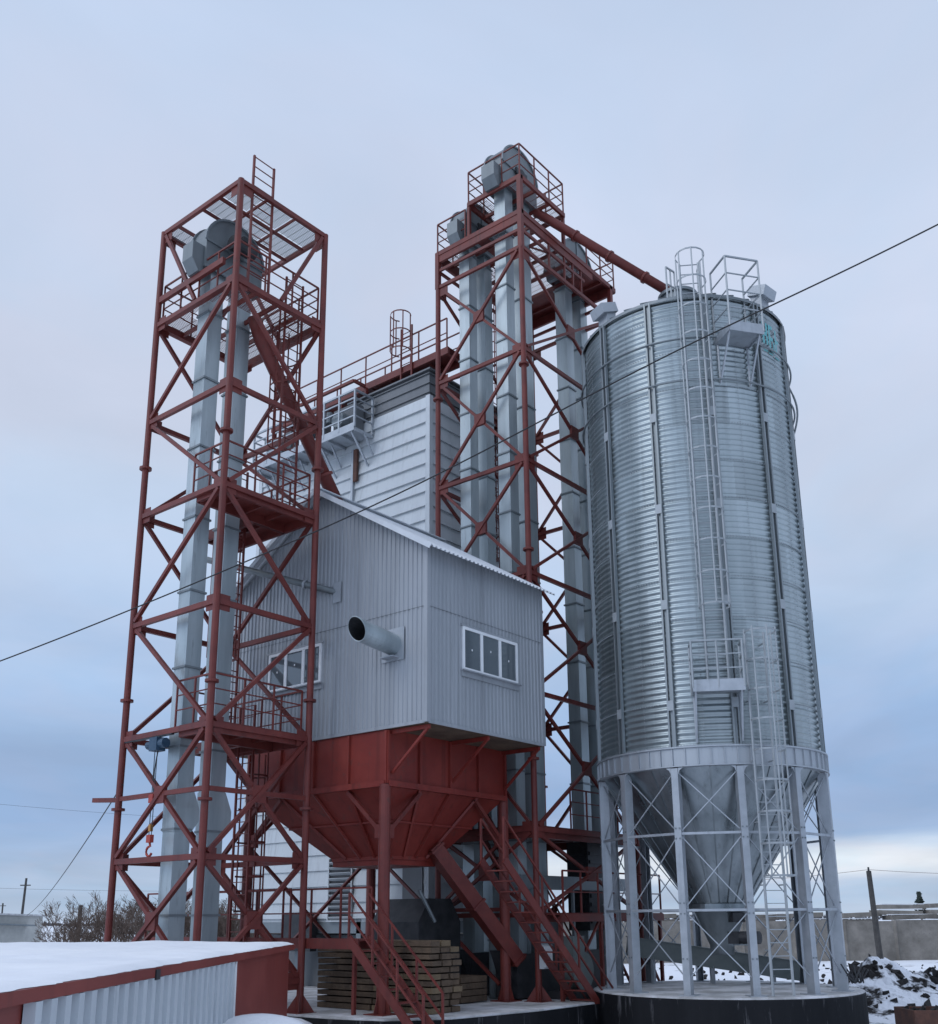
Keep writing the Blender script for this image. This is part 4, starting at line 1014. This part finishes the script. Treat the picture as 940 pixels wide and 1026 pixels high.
# ================================================================== RIGHT YARD: fence, slabs, pole, heap, bin
fa, fb_ = V((72.8, 26.3, 0)), V((77.2, 21.7, 0)); fd = (fb_-fa).normalized(); fn_ = V((fd.y, -fd.x, 0))
if fn_.dot(-fa) < 0: fn_ = -fn_
fc = thing('concrete_fence', fa, 'long grey concrete panel fence across the snowy yard at right', 'fence')
for i in range(-12, 6):
    p, q = fa+fd*(i*3.6), fa+fd*(i*3.6+3.5); m = MB(); hh = 2.75+.06*((i*7) % 3)
    m.bar(V((p.x, p.y, hh/2-.2)), V((q.x, q.y, hh/2-.2)), .18, hh)
    pn = m.build('panel', M['conc'], fc)
    m = MB(); e = q+fd*.05+fn_*.02; m.bar(V((e.x, e.y, -.3)), V((e.x, e.y, 2.6)), .3); m.build('post', M['conc'], fc)
kk = 0
for i in range(-12, 6):
    for lay in range(2 if i < 1 else 3):
        p = fa+fd*(i*3.6+random.uniform(-.5,.5))-fn_*(1.6+lay*.8+random.uniform(0,.6)); L_ = random.uniform(2.9, 3.4); z = 2.55+lay*.36+(.25 if i > 0 else 0)
        q = p+fd*L_; m = MB(); m.bar(V((p.x, p.y, z+random.uniform(-.05,.05))), V((q.x, q.y, z+random.uniform(-.12,.12))), 1.6, .30)
        o = m.build('concrete_beam', M['conc']); tag(o, 'long concrete beam piled behind the grey panel fence', 'beam', 'concrete beams piled behind the fence')
        m = MB(); m.bar(V((p.x, p.y, z+.18)), V((q.x, q.y, z+.18)), 1.5, .05); m.build('snow_cover', M['snow'], o)
# earth bank the slab pile stands on
m = MB(); p, q = fa+fd*-46-fn_*3.0, fa+fd*24-fn_*3.0; m.bar(V((p.x,p.y,1.05)), V((q.x,q.y,1.05)), 4.2, 2.3); tag(m.build('earth_bank', M['heap']), kind='structure')
pr_ = onZ(883, 966, 0)
up_ = thing('utility_pole', pr_, 'bare leaning grey timber pole before the concrete fence', 'pole')
top = at(870.5, 873, (pr_-EYE).dot(FW)-.5)
m = MB(); m.tube([pr_-V((0,0,.5)), top], .2, 10, r1=.15); m.build('pole', M['pole'], up_)
m = MB(); m.tube([top, top+V((0,0,.25))], .06, 8); m.build('insulator', M['dark'], up_)
def wire(pts, r, label, mat='black', n=24, sag=0):
    m = MB(); m.tube(pts, r, 6); o = m.build('overhead_wire', M[mat]); tag(o, label, 'wire'); return o
def catenary(a, b, sag, n=30): return [a.lerp(b, i/n)-V((0,0,sag*4*(i/n)*(1-i/n))) for i in range(n+1)]
wire(catenary(top+V((0,0,.1)), at(1020, 876, 66), .1), .012, 'thin wire running right from the bare leaning pole', 'rust')
wire(catenary(top+V((0,0,.1)), at(700, 884, 72), .15), .012, 'thin wire running from the leaning pole behind the silo', 'rust')
# soil heap
hc = V((36.5, 11.6, 0)); vs = []; fs = []; n_ = 90
for i in range(n_+1):
    for j in range(n_+1):
        x, y = hc.x+(-1+2*i/n_)*5.5, hc.y+(-1+2*j/n_)*4.2
        rr = math.hypot((x-hc.x)/5.3, (y-hc.y)/4.0)
        env = max(0, 1-rr)
        z = 1.75*env**.75*(.75+.5*mnoise.noise(V((x*.45, y*.45, 2))))+.28*env*mnoise.noise(V((x*1.6, y*1.6, 7)))+.30*env*abs(mnoise.noise(V((x*3.5, y*3.5, 1))))
        vs.append((x, y, z-.12))
for i in range(n_):
    for j in range(n_): a_ = i*(n_+1)+j; fs.append((a_, a_+n_+1, a_+n_+2, a_+1))
m = MB(); m.add(vs, fs); hpo = m.build('soil_heap', M['heap'], None); tag(hpo, 'heap of dark frozen soil dusted with snow right of silo', 'heap')
hdict = [(V(v)) for v in vs]
def chunk(m, c, s):
    ps = [V((random.gauss(0,1), random.gauss(0,1), random.gauss(0,1))).normalized()*s*random.uniform(.7,1.2) for _ in range(8)]
    import bmesh
    bm = bmesh.new()
    for p in ps: bm.verts.new(p)
    r_ = bmesh.ops.convex_hull(bm, input=bm.verts[:])
    bm.verts.ensure_lookup_table(); idx = {}
    n0 = len(m.v)
    for v in bm.verts: idx[v] = len(m.v); m.v.append(V(v.co)+c)
    for f in bm.faces: m.f.append(tuple(idx[v] for v in f.verts))
    bm.free()
m = MB()
for _ in range(420):
    v = random.choice(hdict)
    if v.z < .15: continue
    chunk(m, v+V((0,0,.02)), random.choice((.05,.07,.09,.12,.17,.24))*random.uniform(.8,1.2)*(1.4 if v.z > 1.0 else 1))
for _ in range(160):
    p = onZ(random.uniform(560, 940), random.uniform(966, 992), .0); p.x += random.uniform(-1,1)
    chunk(m, V((p.x, p.y, gz(p.x, p.y)+.05)), random.uniform(.06,.22))
tag(m.build('soil_clods', M['soil']), 'dark frozen soil clods scattered on the snow around the heap', 'clods', kind='stuff')
rp = onZ(930, 1017, .55)
rb_ = thing('rusty_bin', (rp.x, rp.y, 0), 'rusty brown steel bin in the bottom right corner', 'bin')
m = MB(); c = V((rp.x, rp.y, 0)); ax = RT.copy(); ax.z = 0; ax = ax.normalized(); ay = V((-ax.y, ax.x, 0))
P4 = [c-ax*.35, c+ax*1.2, c+ax*1.2+ay*1.2, c-ax*.35+ay*1.2]
for i in range(4): p, q = P4[i], P4[(i+1) % 4]; m.bar(V((p.x,p.y,.33)), V((q.x,q.y,.33)), .04, .66)
m.build('body', M['rust'], rb_)
m = MB(); cc = (P4[0]+P4[2])/2; m.obox(V((cc.x,cc.y,.35)), ax*.74, ay*.56, V((0,0,.2)))
for _ in range(22): chunk(m, V((cc.x,cc.y,.6))+ax*random.uniform(-.65,.6)+ay*random.uniform(-.5,.5), random.uniform(.06,.16))
m.build('rubble_fill', M['soil'], rb_)
# small tank box on foundation rim
o = thing('scrap_bundle', sp(66, 3.25, 1.36), 'small tangle of dark scrap on the foundation rim behind last leg', 'scrap')
m = MB()
for _ in range(14):
    p = sp(72+random.uniform(-4,6), 3.38+random.uniform(-.1,.1), 1.36); m.tube([p, p+V((random.uniform(-.25,.25), random.uniform(-.25,.25), random.uniform(.1,.5)))], .02, 5)
m.build('wire_tangle', M['dark'], o)

# ================================================================== LEFT BACKGROUND
def bush(c, h, wid, label, seed):
    rnd = random.Random(seed); t = thing('bare_bush', c, label, 'bush', 'bare bushes behind the left tower')
    tr = MB(); tw_ = MB()
    def grow(p, d, L_, r, lev):
        q = p+d*L_; (tr if lev < 2 else tw_).bar(p, q, max(r, .011))
        if lev >= 6: return
        for _ in range(3 if lev in (0, 2, 4) else 2):
            nd = (d+V((rnd.uniform(-.75,.75), rnd.uniform(-.75,.75), rnd.uniform(-.25,.5)))).normalized()
            grow(p+d*L_*rnd.uniform(.5,1), nd, L_*rnd.uniform(.6,.82), r*.6, lev+1)
    for k in range(9):
        a = rnd.uniform(0, 6.28); d = V((math.cos(a)*.55, math.sin(a)*.55, 1)).normalized()
        grow(V(c)+V((math.cos(a), math.sin(a), 0))*rnd.uniform(0, wid*.4), d, h*.27*rnd.uniform(.8,1.2), .06, 0)
    tr.build('trunk', M['bark'], t); tw_.build('twigs', M['bark'], t)
for i, (px, dep, h, wd_) in enumerate(((76,62,3.9,2.6),(101,58,5.4,3.4),(135,60,6.4,3.8),(165,57,5.6,3.6),(195,60,5.8,3.4),(225,58,5.4,3.4),(250,62,4.8,3.0),(150,66,6.2,4.0),(118,68,5.6,4.0))):
    p = at(px, 935, dep); lab = ('low bare brown bush leftmost in the row behind the left tower', 'bare bush between short dark post and left tower leg', 'tallest bare bush seen just behind left leg of tower', 'bare bush seen left of the elevator duct in left tower', 'bare bush seen behind the elevator ducts of left tower', 'bare bush seen right of front leg of left tower', 'low bare bush at right end beside the dryer base', 'far bare bush rising behind tallest bush near tower leg', 'far bare bush behind the bush next to the short post')[i]
    bush((p.x, p.y, gz(p.x, p.y)), h, wd_, lab, 30+i)
# brick outbuilding
bl = thing('brick_outbuilding', (60, 121, 0), 'low pale brick outbuilding with flat roof at far left edge', 'building')
q0 = at(42, 930, 95); q0.z = 0; q1 = at(-60, 930, 82); q1.z = 0
dn = (q1-q0).normalized(); bk = V((-dn.y, dn.x, 0)); bk = bk if bk.dot(q0) > 0 else -bk
ht = 3.0-(918.5-922.8)/1025*95
m = MB(); m.prism([V((q0.x,q0.y,-.5)), V((q1.x,q1.y,-.5)), V((q1.x,q1.y,ht+.25)), V((q0.x,q0.y,ht))], bk*9); m.build('wall', M['brick'], bl)
m = MB(); e = bk*-.3-dn*.3; m.prism([V((q0.x,q0.y,ht+.002))+e, V((q1.x,q1.y,ht+.252))+bk*-.3, V((q1.x,q1.y,ht+.40))+bk*-.3, V((q0.x,q0.y,ht+.15))+e], bk*9.5); m.build('roof', M['concsnow'], bl)
m = MB(); c0 = q0+dn*2.4; c1 = q1; m.prism([V((c0.x,c0.y,2.55)), V((c1.x,c1.y,2.9)), V((c1.x,c1.y,3.02)), V((c0.x,c0.y,2.67))], bk*-1.0); m.build('canopy', M['galvdark'], bl)
m = MB(); c0 = q0+dn*6.5-bk*.03; m.prism([V((c0.x,c0.y,.2)), V((c0.x,c0.y,2.2))+V((0,0,0)), V((c0.x,c0.y,2.2))+dn*2.2, V((c0.x,c0.y,.2))+dn*2.2], bk*-.05); m.build('door', M['galvdark'], bl)
# distant poles
p = at(22, 912, 150); tp = at(26.5, 880, 150)
t = thing('power_pole', (p.x, p.y, 0), 'far power pole with crossarm behind the brick outbuilding', 'pole')
m = MB(); m.tube([(p.x, p.y, 0), tp], .22, 8, r1=.16); m.build('pole', M['pole'], t)
m = MB(); cpt = p.lerp(tp, .78); m.bar(cpt-ax*.75, cpt+ax*.75, .16); m.build('crossarm', M['pole'], t)
p2 = at(79, 932, 70); t2_ = at(81, 907, 70)
m = MB(); m.tube([(p2.x, p2.y, 0), t2_], .17, 8, r1=.14); o = m.build('timber_post', M['pole']); tag(o, 'short dark timber post between the bushes left of tower', 'post')
p3 = at(2.5, 912, 160); m = MB(); t3 = at(3, 905, 160); m.tube([(p3.x,p3.y,3), t3], .12, 6); m.bar(t3-ax*.5-V((0,0,.4)), t3+ax*.5-V((0,0,.4)), .1); o = m.build('aerial_mast', M['pole']); tag(o, 'small mast with crossbar above roof of the brick outbuilding', 'mast')
# wires at left
wire(catenary(V((14.0, 22.4, 6.2)), at(27, 917, 90), .5), .018, 'thin service wire slanting from left tower to the brick outbuilding')
wire(catenary(at(-60, 888, 150), at(400, 890, 165), .6), .018, 'faint low wire crossing the sky behind left tower by the far pole', 'pole')
wire(catenary(at(-60, 800, 70), at(420, 826, 90), .5), .009, 'faint upper wire crossing the sky behind left tower', 'pole')
# main cable across everything
ctrl = [(-60, 684, 21.0), (0, 663, 20.7), (128, 613, 20.2), (300, 540, 19.6), (345, 520, 19.4), (440, 476, 19.0), (600, 391, 18.4), (690, 345, 18.0), (770, 307.5, 17.7), (860, 265, 17.4), (940, 225, 17.1), (1010, 189, 16.8)]
pts = []
for (a, b) in zip(ctrl, ctrl[1:]):
    for i in range(4): s = i/4; pts.append(at(*(a[k]+(b[k]-a[k])*s for k in range(3))))
pts.append(at(*ctrl[-1]))
# smooth it
for _ in range(6): pts = [pts[0]]+[(pts[i-1]+pts[i]*2+pts[i+1])/4 for i in range(1, len(pts)-1)]+[pts[-1]]
wire(pts, .0135, 'black cable sagging across the whole view before tower and silo')
# far conifer and tree line
cp = at(923.5, 918, 150); ctz = 6.2
t = thing('conifer_tree', (cp.x, cp.y, 0), 'small dark conifer standing beyond the concrete slab pile', 'tree')
m = MB(); m.tube([(cp.x, cp.y, 0), (cp.x, cp.y, 5.9)], .15, 6, r1=.04); m.build('trunk', M['bark'], t)
m = MB(); rnd = random.Random(5)
for i in range(240):
    z = rnd.uniform(2.8, 6.1); r_ = (6.3-z)/3.5*1.15; a = rnd.uniform(0, 6.28); q = r_*math.sqrt(rnd.random())
    if .4 < math.sin(a*2+z*2): q *= .6
    c = V((cp.x+math.cos(a)*q, cp.y+math.sin(a)*q, z)); m.obox(c, V((rnd.uniform(.1,.3), rnd.uniform(-.2,.2), -.05)), V((.02,.12,.0)), V((0,.03,.06)))
m.build('crown', M['needles'], t)
m = MB(); rnd = random.Random(11)
for i in range(2600):
    dep = rnd.uniform(600, 900); px = rnd.uniform(-150, 1090); q = at(px, 922, dep); cl = mnoise.noise(V((px*.02, 0, 0)))
    h = max(.4, rnd.uniform(.6, 3.2)*(1+1.1*cl)); wv = RT*rnd.uniform(.25, 1.6); b0 = V((q.x, q.y, 0)); bk_ = FW*1.5; bk_.z = 0
    m.add([b0-wv, b0+wv, b0+bk_, b0+wv*rnd.uniform(-.6,.6)+V((0,0,h))], [(0,1,3),(1,2,3),(2,0,3)])
tag(m.build('far_tree_line', M['far']), 'far dark line of bare trees along the snowy horizon', 'trees', kind='stuff')

# ================================================================== SKY, LIGHT, CAMERA
world = bpy.data.worlds.new('World'); scene.world = world; world.use_nodes = True
nt = world.node_tree; N = nt.nodes; L = nt.links
bg = N['Background']; bg.inputs['Strength'].default_value = .1
SUN_EL = R(38)
sun_from = V((-.85, .25, 0)).normalized()*math.cos(SUN_EL)+V((0,0,math.sin(SUN_EL)))
sky = N.new('ShaderNodeTexSky'); sky.sky_type = 'NISHITA'; sky.sun_disc = False; sky.sun_elevation = SUN_EL; sky.sun_rotation = math.atan2(sun_from.x, sun_from.y)
sky.air_density = 1.0; sky.dust_density = 2.0
tcn = N.new('ShaderNodeTexCoord'); sep = N.new('ShaderNodeSeparateXYZ'); L.new(tcn.outputs['Generated'], sep.inputs[0])
# stratus: planar projection of the direction onto a cloud deck
mx = N.new('ShaderNodeMath'); mx.operation = 'MAXIMUM'; mx.inputs[1].default_value = 0.0; L.new(sep.outputs['Z'], mx.inputs[0])
ad = N.new('ShaderNodeMath'); ad.operation = 'ADD'; ad.inputs[1].default_value = .16; L.new(mx.outputs[0], ad.inputs[0])
dx = N.new('ShaderNodeMath'); dx.operation = 'DIVIDE'; L.new(sep.outputs['X'], dx.inputs[0]); L.new(ad.outputs[0], dx.inputs[1])
dy = N.new('ShaderNodeMath'); dy.operation = 'DIVIDE'; L.new(sep.outputs['Y'], dy.inputs[0]); L.new(ad.outputs[0], dy.inputs[1])
cmb = N.new('ShaderNodeCombineXYZ'); L.new(dx.outputs[0], cmb.inputs['X']); L.new(dy.outputs[0], cmb.inputs['Y'])
nz = N.new('ShaderNodeTexNoise'); nz.inputs['Scale'].default_value = .85; nz.inputs['Detail'].default_value = 5; nz.inputs['Roughness'].default_value = .5; nz.inputs['Distortion'].default_value = .35
L.new(cmb.outputs[0], nz.inputs['Vector'])
zo = N.new('ShaderNodeMath'); zo.operation = 'MULTIPLY_ADD'; zo.inputs[1].default_value = .30; L.new(nz.outputs['Fac'], zo.inputs[0])
zs = N.new('ShaderNodeMath'); zs.operation = 'SUBTRACT'; zs.inputs[1].default_value = .15; L.new(sep.outputs['Z'], zs.inputs[0]); L.new(zs.outputs[0], zo.inputs[2])
# scale the wobble down close to the horizon
wob = N.new('ShaderNodeMix'); wob.data_type = 'FLOAT'
wf = N.new('ShaderNodeMapRange'); wf.inputs['From Min'].default_value = .0; wf.inputs['From Max'].default_value = .35; L.new(sep.outputs['Z'], wf.inputs['Value'])
L.new(wf.outputs[0], wob.inputs['Factor']); L.new(sep.outputs['Z'], wob.inputs['A']); L.new(zo.outputs[0], wob.inputs['B'])
cr = N.new('ShaderNodeValToRGB'); els = cr.color_ramp.elements
stops = [(0.0,(.48,.585,.745)),(.012,(.43,.55,.72)),(.035,(.44,.555,.74)),(.06,(.385,.51,.725)),(.10,(.33,.465,.71)),(.16,(.345,.485,.73)),(.21,(.43,.57,.80)),(.27,(.525,.645,.845)),(.38,(.60,.69,.86)),(.52,(.62,.70,.87)),(.70,(.585,.68,.87)),(1.0,(.54,.625,.82))]
els[0].position = stops[0][0]; els[0].color = (*stops[0][1], 1); els[1].position = stops[-1][0]; els[1].color = (*stops[-1][1], 1)
for p_, c_ in stops[1:-1]: e = els.new(p_); e.color = (*c_, 1)
L.new(wob.outputs[0], cr.inputs[0])
# pale break in the cloud low on the right
dt = N.new('ShaderNodeVectorMath'); dt.operation = 'DOT_PRODUCT'; dt.inputs[1].default_value = (math.cos(R(14)), math.sin(R(14)), 0); L.new(tcn.outputs['Generated'], dt.inputs[0])
br_ = N.new('ShaderNodeMapRange'); br_.interpolation_type = 'SMOOTHSTEP'; br_.inputs['From Min'].default_value = .80; br_.inputs['From Max'].default_value = .97; L.new(dt.outputs['Value'], br_.inputs['Value'])
bz_ = N.new('ShaderNodeValToRGB'); be = bz_.color_ramp.elements; be[0].position = .0; be[0].color = (.15,.15,.15,1); be[1].position = 1; be[1].color = (0,0,0,1)
for p_, v_ in ((.012,.03),(.028,.2),(.036,.85),(.046,1.),(.054,.8),(.068,0.)): e = be.new(p_); e.color = (v_,v_,v_,1)
n2 = N.new('ShaderNodeTexNoise'); n2.inputs['Scale'].default_value = 5; n2.inputs['Detail'].default_value = 4
mp2 = N.new('ShaderNodeMapping'); mp2.inputs['Scale'].default_value = (1,1,7); L.new(tcn.outputs['Generated'], mp2.inputs[0]); L.new(mp2.outputs[0], n2.inputs['Vector'])
zw = N.new('ShaderNodeMath'); zw.operation = 'MULTIPLY_ADD'; zw.inputs[1].default_value = .022; L.new(n2.outputs['Fac'], zw.inputs[0]); zw2 = N.new('ShaderNodeMath'); zw2.operation = 'SUBTRACT'; zw2.inputs[1].default_value = .011; L.new(sep.outputs['Z'], zw2.inputs[0]); L.new(zw2.outputs[0], zw.inputs[2])
L.new(zw.outputs[0], bz_.inputs[0])
fm = N.new('ShaderNodeMath'); fm.operation = 'MULTIPLY'; L.new(br_.outputs[0], fm.inputs[0]); L.new(bz_.outputs[0], fm.inputs[1])
m1 = N.new('ShaderNodeMix'); m1.data_type = 'RGBA'; m1.inputs['B'].default_value = (.80,.86,.93,1); L.new(fm.outputs[0], m1.inputs['Factor']); L.new(cr.outputs[0], m1.inputs['A'])
# soft light / dark mottling
n3 = N.new('ShaderNodeTexNoise'); n3.inputs['Scale'].default_value = 1.3; n3.inputs['Detail'].default_value = 6; n3.inputs['Distortion'].default_value = .6; L.new(cmb.outputs[0], n3.inputs['Vector'])
r3 = N.new('ShaderNodeMapRange'); r3.inputs['From Min'].default_value = .3; r3.inputs['From Max'].default_value = .7; r3.inputs['To Min'].default_value = .90; r3.inputs['To Max'].default_value = 1.07; L.new(n3.outputs['Fac'], r3.inputs['Value'])
sc_ = N.new('ShaderNodeVectorMath'); sc_.operation = 'SCALE'; L.new(m1.outputs['Result'], sc_.inputs[0]); L.new(r3.outputs[0], sc_.inputs['Scale'])
s10 = N.new('ShaderNodeVectorMath'); s10.operation = 'SCALE'; s10.inputs['Scale'].default_value = 10.2
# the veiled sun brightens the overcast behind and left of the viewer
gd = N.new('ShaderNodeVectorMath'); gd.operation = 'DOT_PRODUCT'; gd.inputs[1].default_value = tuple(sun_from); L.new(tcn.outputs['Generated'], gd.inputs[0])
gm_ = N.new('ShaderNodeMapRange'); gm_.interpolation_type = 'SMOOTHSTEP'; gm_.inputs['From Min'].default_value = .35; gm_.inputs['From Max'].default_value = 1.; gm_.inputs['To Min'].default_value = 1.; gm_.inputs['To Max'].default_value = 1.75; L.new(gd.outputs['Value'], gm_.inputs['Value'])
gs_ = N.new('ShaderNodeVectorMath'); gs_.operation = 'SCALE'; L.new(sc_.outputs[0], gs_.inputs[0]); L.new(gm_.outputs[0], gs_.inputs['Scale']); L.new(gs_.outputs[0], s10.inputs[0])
# grey veils between bluer gaps
tn = N.new('ShaderNodeTexNoise'); tn.inputs['Scale'].default_value = 2.4; tn.inputs['Detail'].default_value = 5; tn.inputs['Distortion'].default_value = .8; L.new(cmb.outputs[0], tn.inputs['Vector'])
tr_ = N.new('ShaderNodeValToRGB'); te = tr_.color_ramp.elements; te[0].position = .36; te[0].color = (.955,.995,1.015,1); te[1].position = .64; te[1].color = (1.025,1.0,.995,1); L.new(tn.outputs['Fac'], tr_.inputs[0])
tm = N.new('ShaderNodeVectorMath'); tm.operation = 'MULTIPLY'; L.new(s10.outputs[0], tm.inputs[0]); L.new(tr_.outputs[0], tm.inputs[1])
fin = N.new('ShaderNodeMix'); fin.data_type = 'RGBA'; fin.inputs['Factor'].default_value = .96
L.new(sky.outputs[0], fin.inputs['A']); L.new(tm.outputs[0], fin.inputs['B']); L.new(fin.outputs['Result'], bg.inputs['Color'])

sl_ = bpy.data.lights.new('sun', 'SUN'); sl_.energy = .5; sl_.angle = R(25); sl_.color = (1, .97, .93)
so = bpy.data.objects.new('sun', sl_); col.objects.link(so); so.rotation_euler = sun_from.to_track_quat('Z', 'Y').to_euler()

cam = bpy.data.cameras.new('camera'); co = bpy.data.objects.new('camera', cam); col.objects.link(co)
cam.sensor_fit = 'HORIZONTAL'; cam.sensor_width = 36; cam.lens = 36*FPX/940
cam.shift_x = 0; cam.shift_y = (PY-513)/940
cam.clip_start = .1; cam.clip_end = 9000
rt = RT.normalized(); fw_ = FW.normalized(); up_v = rt.cross(fw_).normalized(); fw_ = up_v.cross(rt)
co.matrix_world = Matrix.Translation(EYE) @ Matrix((rt, up_v, -fw_)).transposed().to_4x4()
scene.camera = co
scene.view_settings.view_transform = 'Standard'; scene.view_settings.look = 'None'; scene.view_settings.exposure = 0; scene.view_settings.gamma = 1; scene.view_settings.use_curve_mapping = False
